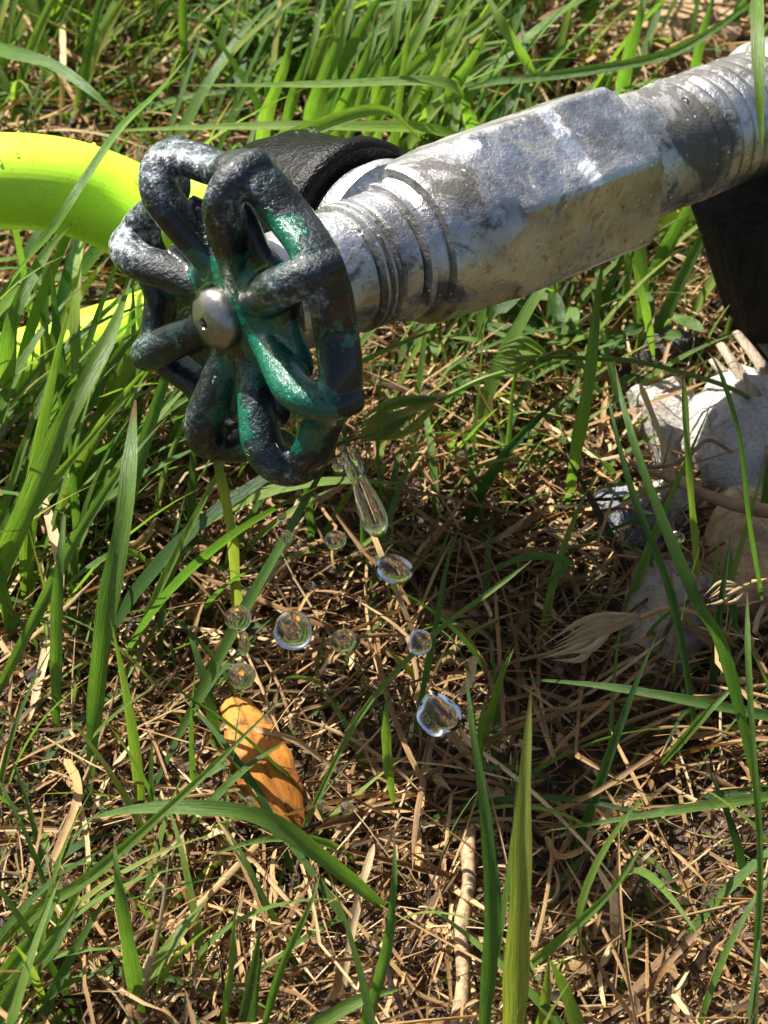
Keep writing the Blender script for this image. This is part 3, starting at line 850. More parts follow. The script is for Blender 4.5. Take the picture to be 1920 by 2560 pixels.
# ------------------------------------------------------------------ single blades and straws that stand out
def hero_sheet(name, pts, width, label, cat, group, tint=0.5, mat=None, prof='tip', roll=0.2, twist=0.0, fold=0.3, n=30, parent=None):
    P = np.array([at(a, b, c * mm) for a, b, c in pts])
    C = catmull(P, n)
    T = unit(np.gradient(C, axis=0))
    view = unit(CAM - C) * 0.75 + np.array([0, 0, 0.5])
    side = unit(np.cross(T, view))
    s = np.linspace(0, 1, n)
    side = rot_about(side, T, roll + twist * (s - 0.5))
    if prof == 'tip': W = np.clip(0.55 + 1.3 * s, 0, 1) * np.clip(1 - s ** 3.2, 0.02, 1)
    elif prof == 'both': W = np.clip(np.sin(math.pi * np.clip(s, 0.01, 0.99)) ** 0.6, 0.04, 1)
    elif prof == 'long': W = np.clip(0.75 + 0.5 * s, 0, 1) * np.clip(1.0 - s ** 1.6, 0.03, 1)
    else: W = np.clip((1 - 0.2 * s) * np.clip((1.02 - s) * 9, 0, 1) * np.clip(0.4 + s * 8, 0, 1), 0.05, 1)
    W = W * width * mm * 0.5 * (1 + 0.08 * np.sin(s * 23 + pts[0][0]))
    org = C[0].copy()
    # five verts across so the midrib and the raised edges show
    nor = np.cross(T, side)
    nor *= np.where((nor @ np.array([0, -0.7, 0.7])) < 0, -1, 1)[:, None]
    off = np.array([-1, -0.5, 0, 0.5, 1.0]); rise = np.array([fold, fold * 0.42, 0, fold * 0.42, fold])
    V = (C - org)[:, None] + side[:, None] * (off[None, :, None] * W[:, None, None]) + nor[:, None] * (rise[None, :, None] * W[:, None, None])
    idx = np.arange(n * 5).reshape(n, 5)
    Q = np.stack([idx[:-1, :-1], idx[:-1, 1:], idx[1:, 1:], idx[1:, :-1]], -1).reshape(-1, 4)
    me = quad_mesh(name, V.reshape(-1, 3), Q, {"tint": np.full(n * 5, tint), "along": np.repeat(s, 5), "across": np.tile(off, n)})
    o = link(name, me, mat or M_GRASS)
    o.location = tuple(org)
    tag(o, label, cat, group)
    return o

GB = "grass blades round the tap"
def gb(pts, w, label, **k): 
    k['tint'] = min(k.get('tint', 0.5) + 0.07, 0.95)
    return hero_sheet("grass_blade", pts, w * 0.84, label, "grass blade", GB, **k)

gb([(-60, 80, 30), (0, 125, 46), (130, 162, 52), (250, 248, 52), (350, 350, 46)], 4.2, "broad dark green blade arching in from the left edge down to the hose", tint=0.30, roll=0.1)
gb([(1180, 330, 22), (1160, 245, 44), (1080, 205, 50), (800, 212, 50), (430, 214, 47)], 4.6, "flat green blade lying level above the black coupling, upper of two", tint=0.52, prof='long', roll=0.3)
gb([(1300, 480, 18), (1130, 340, 38), (880, 318, 47), (580, 318, 50), (200, 330, 48)], 5.2, "wide yellow green blade lying level above the black coupling, lower of two", tint=0.64, prof='long', roll=0.35)
gb([(-90, 900, 5), (20, 720, 40), (140, 560, 68), (290, 335, 74), (400, 225, 72), (490, 115, 64)], 4.2, "narrow green blade crossing in front of the lime hose", tint=0.42, prof='long', roll=-0.3)
gb([(480, 560, 20), (600, 420, 44), (800, 315, 50), (960, 275, 50), (1050, 350, 42)], 5.4, "broad arching blade just behind the black coupling", tint=0.60, roll=0.3)
gb([(960, 250, 30), (1060, 150, 45), (1200, 60, 52), (1330, -60, 56)], 3.6, "upright light green blade leaning right above the valve body", tint=0.58)
gb([(1190, -60, 64), (1260, 70, 58), (1320, 165, 46), (1380, 225, 32)][::-1], 4.2, "broad blade rising behind the hexagon flats", tint=0.55)
gb([(1130, 232, 40), (1240, 205, 46), (1330, 196, 50), (1620, 150, 54), (1760, 90, 57), (1900, -10, 58)], 2.6, "thin dark green blade lying across above the pipe", tint=0.28, prof='both')
gb([(1540, 290, 20), (1570, 150, 42), (1600, 40, 55), (1625, -60, 60)], 4.0, "green blade standing behind the pipe in front of bare soil", tint=0.42)
gb([(1720, 300, 15), (1745, 130, 42), (1775, 20, 55), (1800, -50, 60)], 3.2, "dark green blade standing right before the pipe end at the top", tint=0.28)
gb([(1893, -60, 96), (1893, 60, 96), (1898, 200, 92), (1902, 320, 86), (1906, 395, 82)], 3.4, "green blade hanging down over the pipe at the right edge", tint=0.5, prof='tip', roll=0.1)
gb([(-60, 1560, 3), (40, 1330, 28), (150, 1080, 48), (270, 850, 56), (330, 690, 55)], 5.6, "widest green blade left of the handwheel, leaning right", tint=0.50, roll=0.15)
gb([(-60, 1130, 5), (10, 960, 34), (30, 800, 50), (110, 640, 55), (180, 560, 50)], 4.2, "green blade bending right below the hose at the left edge", tint=0.45)
gb([(-40, 1800, 2), (80, 1560, 18), (200, 1330, 34), (330, 1140, 44), (420, 1040, 44)], 2.8, "long mid green blade pointing at the lowest left wheel lobe", tint=0.46)
gb([(-30, 1450, 2), (90, 1260, 26), (230, 1090, 40), (350, 960, 46)], 2.4, "slim pale blade leaning right towards the wheel rim", tint=0.66)
gb([(222, 2020, 2), (235, 1810, 14), (262, 1560, 34), (305, 1330, 48), (325, 1150, 54), (338, 1000, 55)], 4.4, "tall upright green blade below the left side of the handwheel", tint=0.38, roll=-0.1, prof='both')
gb([(140, 1830, 3), (140, 1560, 22), (150, 1400, 32), (165, 1250, 36)], 3.0, "flat green blade standing left of the tall upright blade", tint=0.40)
gb([(600, 1560, 4), (590, 1490, 14), (578, 1330, 32), (545, 1165, 48), (535, 1090, 50)], 2.6, "olive blade with brown edges hanging below the wheel's lowest lobe", tint=0.80, prof='flat')
gb([(430, 1870, 6), (535, 1675, 26), (610, 1530, 38), (700, 1370, 48), (805, 1180, 56), (850, 1100, 56)], 3.2, "dark green blade running down left from the bottom of the handwheel", tint=0.22, roll=-0.4)
gb([(-60, 2420, 3), (90, 2280, 18), (230, 2188, 30), (470, 1975, 42), (620, 1830, 48), (728, 1722, 50)], 3.3, "long straight blade slanting up across the orange leaf", tint=0.50, prof='long')
gb([(960, 2270, 8), (810, 2150, 22), (650, 2045, 32), (480, 2020, 36), (330, 2025, 34), (205, 2050, 26)], 4.2, "arched blade bowing over to the left under the orange leaf", tint=0.36, roll=0.15)
gb([(350, 2640, 2), (342, 2500, 12), (312, 2320, 26), (292, 2180, 34), (285, 2090, 36)], 3.4, "short upright blade under the arched blade at bottom left", tint=0.46)
gb([(1268, 2760, 0), (1285, 2560, 20), (1300, 2280, 40), (1310, 2000, 56), (1328, 1712, 70)], 5.0, "tall yellow green blade with a brown tip standing at bottom right of centre", tint=0.80, roll=-0.15, fold=0.4)
gb([(1200, 2760, 2), (1210, 2560, 16), (1226, 2330, 30), (1215, 2060, 44), (1180, 1820, 54), (1164, 1660, 58)], 3.0, "tall blue green blade standing left of the brown tipped blade", tint=0.20)
gb([(1225, 2500, 5), (1240, 2250, 26), (1225, 2040, 36)], 2.4, "short dark blade pressed between the two tall blades", tint=0.15)
gb([(1905, 2020, 6), (1812, 1640, 34), (1735, 1490, 46), (1622, 1215, 60), (1562, 1030, 66), (1535, 900, 66)], 2.9, "long blue green blade running down past the pale stones", tint=0.25, roll=0.1)
gb([(1740, 1830, 10), (1680, 1500, 30), (1580, 1230, 46), (1530, 1040, 54), (1520, 960, 54)], 2.0, "dark thin blade beside the long blade over the stones", tint=0.12)
gb([(1275, 1694, 22), (1500, 1715, 24), (1720, 1752, 22), (1960, 1800, 14)][::-1], 3.4, "flat shaded blade lying across below the grey stone", tint=0.22, prof='long')
gb([(1980, 1985, 10), (1800, 2010, 20), (1620, 2038, 24), (1350, 2080, 22)], 3.3, "flat mid green blade lying level at the right edge low down", tint=0.38, prof='long')
gb([(1655, 1910, 14), (1760, 1790, 24), (1855, 1695, 28)], 1.9, "short green blade crossing the long blade at lower right", tint=0.44)
gb([(1200, 1880, 6), (1250, 1700, 26), (1290, 1610, 32)], 2.0, "small bright blade beside a dry straw right of the drops", tint=0.50)
gb([(1270, 2460, 8), (1400, 2350, 22), (1530, 2225, 32), (1620, 2090, 38)], 2.0, "thin green blade slanting up right of the brown tipped blade", tint=0.47)
gb([(880, 2760, 2), (915, 2560, 16), (965, 2380, 30), (985, 2200, 40), (985, 2070, 44)], 2.6, "slim upright blade at the bottom centre", tint=0.34)
gb([(985, 2020, 6), (968, 1900, 16), (965, 1790, 24), (972, 1740, 26)], 2.2, "small bright green shoot left of the big faceted drop", tint=0.60, prof='both')
gb([(735, 2120, 6), (900, 1790, 22), (1080, 1590, 32), (1225, 1480, 38), (1330, 1400, 40)], 1.3, "hair thin green stem curving past the drops to the right", tint=0.52, prof='flat')
gb([(1330, 1480, 14), (1420, 1410, 22), (1330, 1390, 24), (1240, 1420, 22)][::-1], 2.0, "curled green blade in the shade below the seed head", tint=0.30)
gb([(1030, 1860, 4), (1090, 1560, 26), (1120, 1400, 32), (1160, 1290, 36)], 1.6, "thin dark blade rising between the drops and the shade", tint=0.26)
gb([(640, 2640, 3), (700, 2430, 18), (780, 2250, 28), (800, 2180, 28)], 1.7, "slim grey green blade at the bottom left of centre", tint=0.36)
gb([(545, 2640, 3), (575, 2440, 16), (590, 2240, 26)], 1.6, "thin upright pale blade at the bottom beside the twigs", tint=0.62)
gb([(1480, 2700, 2), (1420, 2500, 14), (1370, 2390, 22)], 3.4, "broad pale blade leaning left at the bottom edge", tint=0.64)
gb([(1330, 2700, 2), (1360, 2520, 16), (1372, 2390, 24)], 2.8, "yellowish blade joining the broad pale blade at the bottom", tint=0.72)
gb([(690, 2640, 6), (800, 2560, 12), (900, 2500, 16), (1010, 2470, 16)], 3.4, "leafy green blade lying at the bottom edge left of centre", tint=0.50)
gb([(-60, 2640, 4), (30, 2480, 14), (120, 2380, 20), (205, 2250, 24)], 4.0, "broad green blade in the bottom left corner", tint=0.36)
gb([(-60, 2520, 4), (40, 2400, 16), (110, 2300, 22), (160, 2190, 24)], 3.2, "slender green blade above the bottom left corner", tint=0.44)
gb([(1905, 1500, 20), (1872, 1300, 44), (1850, 1100, 60), (1800, 930, 70), (1770, 880, 72)], 1.2, "thin dark stem standing over the tan stones", tint=0.20, prof='flat')
gb([(1880, 2700, 2), (1890, 2420, 16), (1900, 2150, 30), (1885, 1900, 42), (1870, 1650, 52), (1868, 1480, 56)], 1.5, "thin jointed green stem along the right edge", tint=0.40, prof='flat')
gb([(1742, 1440, 18), (1735, 1330, 30), (1720, 1150, 44), (1708, 930, 56)], 1.7, "pale green stem standing before the white stone", tint=0.70, prof='flat')
gb([(1420, 1260, 6), (1440, 1120, 22), (1470, 960, 36), (1490, 780, 46), (1508, 640, 48)], 3.4, "bright green blade standing under the valve body", tint=0.56, roll=0.3)
gb([(1635, 900, 8), (1610, 760, 26), (1580, 650, 36)], 2.4, "leaf shaped green blade below the right end of the hexagon", tint=0.58, prof='both')
gb([(420, 1450, 4), (320, 1380, 18), (220, 1420, 22), (130, 1500, 16)], 2.0, "small blade drooping left of the tall upright blade", tint=0.42)
# random lush clump behind the coupling: single blades too
cl = [(700, 430, 820, -40), (760, 400, 900, -60), (820, 420, 960, 20), (860, 390, 1060, -80), (900, 400, 1120, -60), (940, 380, 1010, -70), (1000, 350, 1180, 30), (650, 420, 740, 40), (1100, 330, 1230, 40), (1050, 350, 1120, 60)]
names = ["leftmost but two of the lush blades above the coupling", "lush blade left of centre in the clump above the coupling", "middle height lush blade in the clump above the coupling", "long lush blade reaching the top edge above the valve",
         "lush blade leaning far right over the valve body", "steep lush blade in the middle of the top clump", "low lush blade just above the valve's round throat", "leftmost lush blade of the clump above the coupling", "lush blade nearest the hexagon's top corner", "short lush blade in the gap above the valve body"]
for (x0, y0, x1, y1), nm in zip(cl, names):
    gb([(x0, y0, 16), ((x0 * 2 + x1) / 3 - 15, (y0 * 2 + y1) / 3, 38), ((x0 + x1 * 2) / 3, (y0 + y1 * 2) / 3, 52), (x1, y1, 60)], random.uniform(3.0, 5.0), nm, tint=random.uniform(0.45, 0.66), roll=random.uniform(-0.4, 0.5))

GS = "dry straws lying on the soil"
def straw(pts, w, label, **k): return hero_sheet("dry_straw_stalk", pts, w, label, "straw", GS, mat=M_STRAW, prof='flat', **k)
straw([(560, 1815, 9), (650, 1825, 13), (735, 1850, 11), (800, 1895, 8), (870, 1945, 5)], 1.2, "pale straw lying across the neck of the orange leaf", tint=0.85)
straw([(320, 2210, 6), (410, 2130, 11), (465, 2075, 13)], 1.0, "pale straw under the arched green blade", tint=0.95)
straw([(870, 2350, 6), (905, 2210, 12), (935, 2110, 14)], 1.6, "cream coloured straw standing between the arched blade and the tan stalk", tint=0.98)
straw([(855, 2480, 5), (870, 2380, 9), (900, 2240, 14)], 1.4, "pale straw bent at the bottom centre", tint=0.95)
straw([(405, 2270, 5), (480, 2400, 8), (530, 2480, 5)], 1.5, "tan straw slanting down at the bottom left", tint=0.70)
straw([(1340, 2045, 8), (1480, 1985, 14), (1590, 1915, 16), (1660, 1865, 12)], 1.1, "long pinkish straw slanting across the shaded soil", tint=0.62)
straw([(1365, 2090, 10), (1395, 2140, 8), (1460, 2120, 10), (1480, 2070, 12)], 1.2, "bent straw shaped like a tick near the brown tipped blade", tint=0.72)
straw([(1490, 2555, 5), (1600, 2500, 8), (1660, 2420, 13), (1760, 2310, 16)], 1.5, "brown twig like straw slanting up in the bottom right shade", tint=0.50)
straw([(1680, 2600, 5), (1690, 2470, 8), (1665, 2380, 11)], 1.6, "pale straw end in the bottom right corner shade", tint=0.8)
straw([(165, 1895, 5), (195, 1990, 12), (120, 2180, 8)], 1.7, "wide tan straw left of the arched blade", tint=0.74)
straw([(1035, 1730, 6), (1085, 1780, 9), (1180, 1900, 6)], 2.2, "tan straw under the faceted drop", tint=0.66)
straw([(840, 1080, 20), (935, 1340, 24), (1000, 1500, 16), (1060, 1640, 8)], 1.3, "long pale stem slanting down past the stretched drop", tint=0.82)
straw([(1185, 1640, 12), (1175, 1700, 14), (1150, 1740, 12)], 1.8, "crooked cream straw above the faceted drop", tint=0.96)
straw([(155, 30, 12), (158, 160, 24), (152, 310, 12)], 1.7, "pale dead stem standing in the top left grass", tint=0.95)
straw([(110, 1240, 20), (150, 1420, 16), (130, 1560, 10), (75, 1800, 6)], 2.0, "cream dead stem left of the tall upright blade", tint=0.97)
straw([(1600, 960, 26), (1640, 1060, 22), (1690, 1200, 14)], 1.3, "pale dry stem against the bluish stone", tint=0.98)

# thick tan stalk
st = [at(1182, 2060, .003), at(1170, 2130, .006), at(1172, 2210, .0075), at(1152, 2330, .0075), at(1158, 2450, .006), at(1138, 2640, .003)]
tag(tube("dry_stalk", catmull(st, 30) , 0.00125 * np.interp(np.linspace(0, 1, 30), [0, .06, .2, 1], [.35, .75, .95, 1]) * (1 + 0.22 * np.abs(np.sin(np.linspace(0, 9, 30))) ** 8), M_STALK, None, 12), "thick speckled tan stalk lying beside the two tall blades", "stalk")
tw = [at(1560, 1150, .012), at(1660, 1190, .015), at(1760, 1235, .018), at(1850, 1265, .019), at(1990, 1290, .018)]
tag(tube("twig", catmull(tw, 24), np.linspace(0.0006, 0.0016, 24), M_TWIG, None, 8), "reddish brown twig lying across the pale stones", "twig")
tw = [at(1590, 1165, .020), at(1660, 1165, .021), at(1720, 1140, .024), at(1770, 1100, .026), at(1830, 1130, .022)]
tag(tube("twig", catmull(tw, 24), np.linspace(0.0005, 0.0004, 24), M_TWIG, None, 6), "thin dark curled tendril over the white stone", "twig")

# ------------------------------------------------------------------ orange leaf
def dead_leaf():
    P = np.array([at(585, 1742, .010), at(618, 1800, .0125), at(650, 1890, .013), at(695, 1980, .0105), at(752, 2085, .006)])
    n = 60; m = 25
    C = catmull(P, n); T = unit(np.gradient(C, axis=0))
    s = np.linspace(0, 1, n)
    side = unit(np.cross(T, np.array([0.25, -0.35, 1.0]))); nor = np.cross(side, T); nor *= np.where(nor[:, 2:] < 0, -1, 1)[:, :1]
    W = 0.0060 * np.interp(s, [0, .03, .10, .2, .25, .29, .40, .55, .8, .93, 1], [.30, .50, .58, .62, .60, .78, .93, 1.0, .80, .42, .03])
    a = np.linspace(-1, 1, m)
    cup = np.interp(s, [0, .24, .30, 1], [0.95, 0.8, 0.62, 0.75])
    aa = a[None] * cup[:, None]
    wav = 1 + 0.05 * (vnoise(s * 9, s * 0 + 3, 2) - 0.5)[:, None] * np.sign(a)[None]
    V = (C - C[0])[:, None] + side[:, None] * (np.sin(aa) / np.sin(cup)[:, None] * W[:, None] * wav)[..., None] + nor[:, None] * ((np.cos(aa) - 1) * W[:, None] * 0.9)[..., None]
    V += nor[:, None] * (-0.00030 * np.exp(-(a[None] / 0.07) ** 2) + 0.00006 * np.sin(np.abs(a)[None] * 10 - s[:, None] * 30))[..., None]
    V += nor[:, None] * (-0.0005 * np.exp(-((s - 0.265) / 0.02) ** 2))[:, None, None] + nor[:, None] * (0.0002 * (vnoise(a[None] * 2 + 0 * s[:, None], s[:, None] * 6 + 0 * a[None], 7) - 0.5))[..., None]
    idx = np.arange(n * m).reshape(n, m)
    Q = np.stack([idx[:-1, :-1], idx[:-1, 1:], idx[1:, 1:], idx[1:, :-1]], -1).reshape(-1, 4)
    ti = 0.62 + 0.25 * (s < 0.27)[:, None] - 0.45 * np.clip((np.abs(a)[None] - 0.86) * 6, 0, 1) - 0.35 * np.exp(-(a[None] / 0.05) ** 2) - 0.5 * np.clip((s[:, None] - 0.93) * 14, 0, 1)
    me = quad_mesh("dead_leaf", V.reshape(-1, 3), Q, {"tint": ti, "along": np.repeat(s, m) * 0.8, "across": np.tile(a, n)})
    o = link("dead_leaf", me, M_LEAF); o.location = tuple(C[0])
    tag(o, "orange curled dead leaf lying on the straw below the drops", "leaf")
dead_leaf()

# ------------------------------------------------------------------ seed heads
def seed_head(tip, base, stem, n, width, label, tint, z0, z1, zs):
    A = at(base[0], base[1], z0 * mm); B = at(tip[0], tip[1], z1 * mm)
    root = empty("seed_head", A, label, "seed head", "grass seed heads under the tap")
    ax = B - A; L = np.linalg.norm(ax); ax = ax / L
    view = unit(CAM - A); sd = unit(np.cross(ax, view)); up = np.cross(sd, ax)
    for k in range(n):
        f = k / max(n - 1, 1)
        spread = (f - 0.5) * 2
        st = ax * L * random.uniform(0.0, 0.40) + sd * spread * width * 0.10 * mm
        en = ax * L * random.uniform(0.78, 1.0) * (1 - 0.12 * abs(spread)) + sd * spread * width * 0.22 * mm + up * random.uniform(-0.6, 1.2) * mm
        m = 14
        C = catmull(np.array([st, (st + en) / 2 + sd * spread * width * 0.30 * mm + up * 1.2 * mm, en]), m)
        s = np.linspace(0, 1, m)
        W = width * 0.115 * mm * np.clip(np.interp(s, [0, .12, .35, .6, .8, 1], [.4, .85, 1, .7, .25, .04]), 0.03, 1)
        V, Q, al, ac = ribbon(C[None], np.broadcast_to(sd, (1, m, 3)), W[None], np.array([-0.7]))
        me = quad_mesh("glume", V, Q, {"tint": np.full(m * 3, np.clip(tint + random.uniform(-.12, .12), 0, 1)), "along": al * 0.8, "across": ac})
        link("glume", me, M_GRASS if tint < 0.9 else M_STRAW, root)
    P = catmull(np.array([at(a, b, c * mm) for a, b, c in stem]), 24) - A
    tube("stem", P, 0.0005, M_GRASS if tint < 0.9 else M_STRAW, root, 6, attrs={"tint": min(tint, 0.75), "along": 0.3, "across": 0.2})
    return root
seed_head((835, 1110), (1100, 1000), [(1100, 1000, 26), (1200, 950, 30), (1300, 920, 32), (1420, 880, 36), (1500, 980, 20)], 8, 7.5, "yellow green seed head just right of the handwheel's bottom", 0.86, 26, 22, 0)
seed_head((1205, 885), (1365, 890), [(1365, 890, 34), (1500, 898, 36), (1600, 905, 36), (1800, 960, 30), (1900, 1010, 10)], 6, 7.0, "pale green seed head below the middle of the valve body", 0.74, 34, 36, 0)
seed_head((1320, 1650), (1600, 1545), [(1600, 1545, 20), (1680, 1520, 20), (1790, 1560, 14), (1850, 1650, 2)], 7, 7.0, "dry tan seed head in the shade left of the grey stone", 0.93, 20, 18, 0)
seed_head((1745, 1510), (1880, 1455), [(1880, 1455, 24), (1950, 1460, 22), (2000, 1560, 4)], 6, 4.6, "small cream husk lying over the stones at the right", 0.97, 24, 22, 0)

# ------------------------------------------------------------------ stones
def stone(name, px, py, sx, sy, h, mat, label, seed, rot=0.0, flat=0.5, sink=0.18, cuts=11, sharp=60):
    rnd = np.random.default_rng(seed)
    c = at(px, py, h * mm * 0.3)
    bm = bmesh.new(); bmesh.ops.create_icosphere(bm, subdivisions=4, radius=1.0)
    planes = [(unit(rnd.normal(0, 1, 3)), rnd.uniform(flat + 0.08, 0.9)) for _ in range(cuts)]
    for v in bm.verts:
        p = np.array(v.co)
        for n, d in planes:
            k = p @ n
            if k > d: p = p - n * (k - d) * 0.93
        q = p * 4 + seed
        p = p * (1 + 0.16 * (vnoise(np.array([q[0] + q[2]]), np.array([q[1] - q[2]]), seed)[0] - 0.5))
        q2 = p * 9 + seed * 1.7
        p = p * (1 + 0.07 * (vnoise(np.array([q2[0] + q2[2] * .6]), np.array([q2[1] - q2[2] * .8]), seed + 3)[0] - 0.5))
        v.co = p * np.array([sx, sy, h]) * 1.15 * mm
    me = bpy.data.meshes.new(name); bm.to_mesh(me); bm.free()
    o = link(name, me, mat, None, True, sharp)
    o.location = (float(c[0]), float(c[1]), float(ground_h(c[0], c[1]) + h * mm * (1 - 2 * sink) * 0.5))
    o.rotation_euler = (rnd.uniform(-.15, .15), rnd.uniform(-.15, .15), rot)
    tag(o, label, "stone", "stones beside the tap on the right")
    return o
stone("stone", 1675, 1085, 10, 14, 13, M_ROCK_PALE, "white sunlit stone behind the pale green stem", 3, 0.2, 0.42, 0.18, 18, 26)
stone("stone", 1865, 1120, 15, 19, 13, M_ROCK_PALE, "large pale stone right of the white one, against the dark post", 5, -0.2)
stone("stone", 1575, 1280, 7.0, 9, 10, M_ROCK_BLUE, "bluish grey stone with glinting broken faces", 8, 0.5, 0.42, 0.18, 20, 24)
stone("stone", 1685, 1260, 7.5, 6.5, 7.5, M_ROCK_PALE, "small cream stone touching the bluish stone", 9, 0.1, 0.45, 0.18, 16, 28)
stone("stone", 1785, 1265, 6.5, 7.5, 7.0, M_ROCK_TAN, "tan stone under the reddish twig between the pale stones", 31, 0.4)
stone("stone", 1680, 1530, 9.0, 18, 9.0, M_ROCK_GREY, "grey brown flat stone in the tap's shadow", 12, -0.15, 0.5)
stone("stone", 1790, 1395, 4.6, 7, 6, M_ROCK_GREY, "small grey stone wedged beside the tan stone", 14, 0.1)
stone("stone", 1900, 1400, 11, 21, 11, M_ROCK_TAN, "orange tan stone at the right edge", 17, 0.1)
stone("stone", 1650, 905, 10, 7, 8, M_ROCK_DARK, "dark grey stone in the shade at the foot of the post", 21, 0.2)
stone("stone", 1560, 2010, 6.5, 4.0, 3.6, M_ROCK_TAN, "flat reddish clod behind the level blade at lower right", 23, 0.3)
stone("stone", 1700, 60, 22, 16, 7, M_ROCK_TAN, "broad flat tan stone in the bare patch behind the pipe", 26, 0.3, 0.45)

# ------------------------------------------------------------------ dark post under the pipe
def post():
    botp = [(1850, 900), (1915, 1010), (2080, 1040), (2260, 930), (2200, 760), (1980, 720)]
    topp = [(1715, 500), (1790, 575), (1980, 610), (2120, 540), (2060, 440), (1830, 420)]
    zt = 0.044
    lo = [at(a, b, -0.004) for a, b in botp]; hi = [at(a, b, zt) for a, b in topp]
    rings = []
    K = 14; M = 60
    for k in range(K):
        f = k / (K - 1)
        ring = [l * (1 - f) + h * f for l, h in zip(lo, hi)]
        cl_ = np.array(ring + ring[:1]); 
        R_ = []
        for i in range(6):
            for j in range(M // 6):
                u = j / (M // 6)
                R_.append(cl_[i] * (1 - u) + cl_[i + 1] * u)
        R_ = np.array(R_); c = R_.mean(0)
        ang = np.arange(M)
        ridge = 1 + 0.05 * (vnoise(ang * 0.9, np.full(M, f * 1.2), 6) - 0.5) + 0.05 * (vnoise(ang * 0.23, np.full(M, f * 2.0), 9) - 0.5)
        for _ in range(2): R_ = 0.5 * R_ + 0.25 * (np.roll(R_, 1, 0) + np.roll(R_, -1, 0))
        R_[:, :2] = c[:2] + (R_[:, :2] - c[:2]) * ridge[:, None]
        rings.append(R_)
    V = np.array(rings).reshape(-1, 3); org = at(2040, 900, 0)
    F = []
    for k in range(K - 1):
        for j in range(M): F.append((k * M + j, k * M + (j + 1) % M, (k + 1) * M + (j + 1) % M, (k + 1) * M + j))
    F.append(tuple((K - 1) * M + j for j in range(M)))
    me = bpy.data.meshes.new("wooden_post"); me.from_pydata((V - org).tolist(), [], F)
    bm = bmesh.new(); bm.from_mesh(me); bmesh.ops.recalc_face_normals(bm, faces=bm.faces); bm.to_mesh(me); bm.free()
    o = link("wooden_post", me, M_POST, None, True, 40); o.location = tuple(org)
    tag(o, "black weathered wooden post holding up the pipe at the right edge", "post")
post()

# splintered wood at the foot of the post
def splinters():
    groups = [((1800, 860), (1960, 1150)), ((1840, 830), (2000, 1090)), ((1780, 900), (1900, 1080)), ((1880, 830), (2010, 1020)), ((1830, 960), (1960, 1200))]
    labs = ["longest pale wood splinter leaning on the post's foot", "upper pale wood splinter beside the post", "short wood splinter nearest the dark stone", "dark edged splinter high beside the post", "lowest wood splinter above the pale stone"]
    for k, ((x0, y0), (x1, y1)) in enumerate(groups):
        A = at(x0, y0, 0.016 - 0.001 * k); B = at(x1, y1, 0.012)
        C = catmull(np.array([A, (A + B) / 2 + np.array([0, 0, 0.002]), B]), 12)
        o = tube("wood_splinter", C, np.linspace(0.0010, 0.0024, 12), M_BARK, None, 7, np.linspace(0.0005, 0.0014, 12))
        tag(o, labs[k], "splinter", "wood splinters at the foot of the post")
splinters()

# ------------------------------------------------------------------ water
GD = "water drops falling from the tap"
def drop(px, py, rx, ry, dep, label, seed=1, lump=0.03):
    c = at_depth(px, py, dep); sc = dep / FPX
    bm = bmesh.new(); bmesh.ops.create_icosphere(bm, subdivisions=4, radius=1.0)
    for v in bm.verts:
        p = np.array(v.co)
        k = 1 + 1.6 * lump * (math.sin(p[0] * 3 + seed) * math.sin(p[2] * 2.7 + seed * 2) + 0.6 * math.sin(p[1] * 4 + seed * 3))
        v.co = np.array([p[0] * rx, p[1] * (rx + ry) / 2, p[2] * ry]) * k * sc
    me = bpy.data.meshes.new("water_drop"); bm.to_mesh(me); bm.free()
    o = link("water_drop", me, M_WATER)
    o.location = tuple(c); o.rotation_euler = (-(R(90) - PITCH) + R(45) * 0, 0, 0)
    tag(o, label, "water drop", GD)
drop(839, 1351, 26, 26, 0.385, "round drop left of the stretched drop's lower end", 2)
drop(985, 1423, 46, 36, 0.382, "wide oval drop right below the stretched drop", 3, 0.05)
drop(595, 1546, 33, 33, 0.372, "round drop with a bright glint above the leaf, upper of a pair", 4)
drop(733, 1576, 48, 50, 0.372, "largest round clear drop in the middle of the spray", 5)
drop(858, 1602, 33, 31, 0.374, "drop between the largest round one and the thin stem", 6)
drop(1051, 1606, 29, 33, 0.380, "dull drop hanging beside the thin green stems", 7)
drop(604, 1690, 36, 34, 0.365, "bright bottomed drop just above the orange leaf", 8)
drop(1097, 1787, 50, 49, 0.372, "big lumpy faceted drop beside the tall blades", 9, 0.09)
drop(716, 1342, 16, 17, 0.388, "small drop on the dark blade under the wheel", 10)
drop(704, 1292, 11, 11, 0.390, "tiny drop just below the wheel's lowest lobe", 11)
drop(853, 1163, 24, 22, 0.392, "drop at the root of the stretched drop under the seed head", 12)
drop(1692, 1345, 20, 17, 0.400, "drop in front of the cream and grey stones", 13)
drop(625, 2003, 14, 14, 0.366, "little drop at the left edge of the orange leaf", 14)
drop(868, 2020, 17, 17, 0.362, "drop right of the orange leaf's tip", 15)
drop(806, 2012, 14, 14, 0.362, "small dim drop between the leaf tip and another drop", 16)
drop(610, 1610, 14, 30, 0.370, "narrow drop linking the pair above the orange leaf", 17)
def stream():
    P = np.array([at_depth(868, 1120, 0.393), at_depth(885, 1170, 0.391), at_depth(905, 1220, 0.389), at_depth(925, 1270, 0.387), at_depth(940, 1310, 0.386), at_depth(948, 1342, 0.385)])
    C = catmull(P, 40); s = np.linspace(0, 1, 40)
    rad = np.interp(s, [0, .05, .2, .4, .6, .8, .92, .97, 1], [8, 20, 24, 20, 30, 34, 30, 18, 3]) * 0.386 / FPX
    o = tube("water_drop", C, rad, M_WATER, None, 24)
    tag(o, "long stretched drop falling below the seed head beside the wheel", "water drop", GD)
stream()

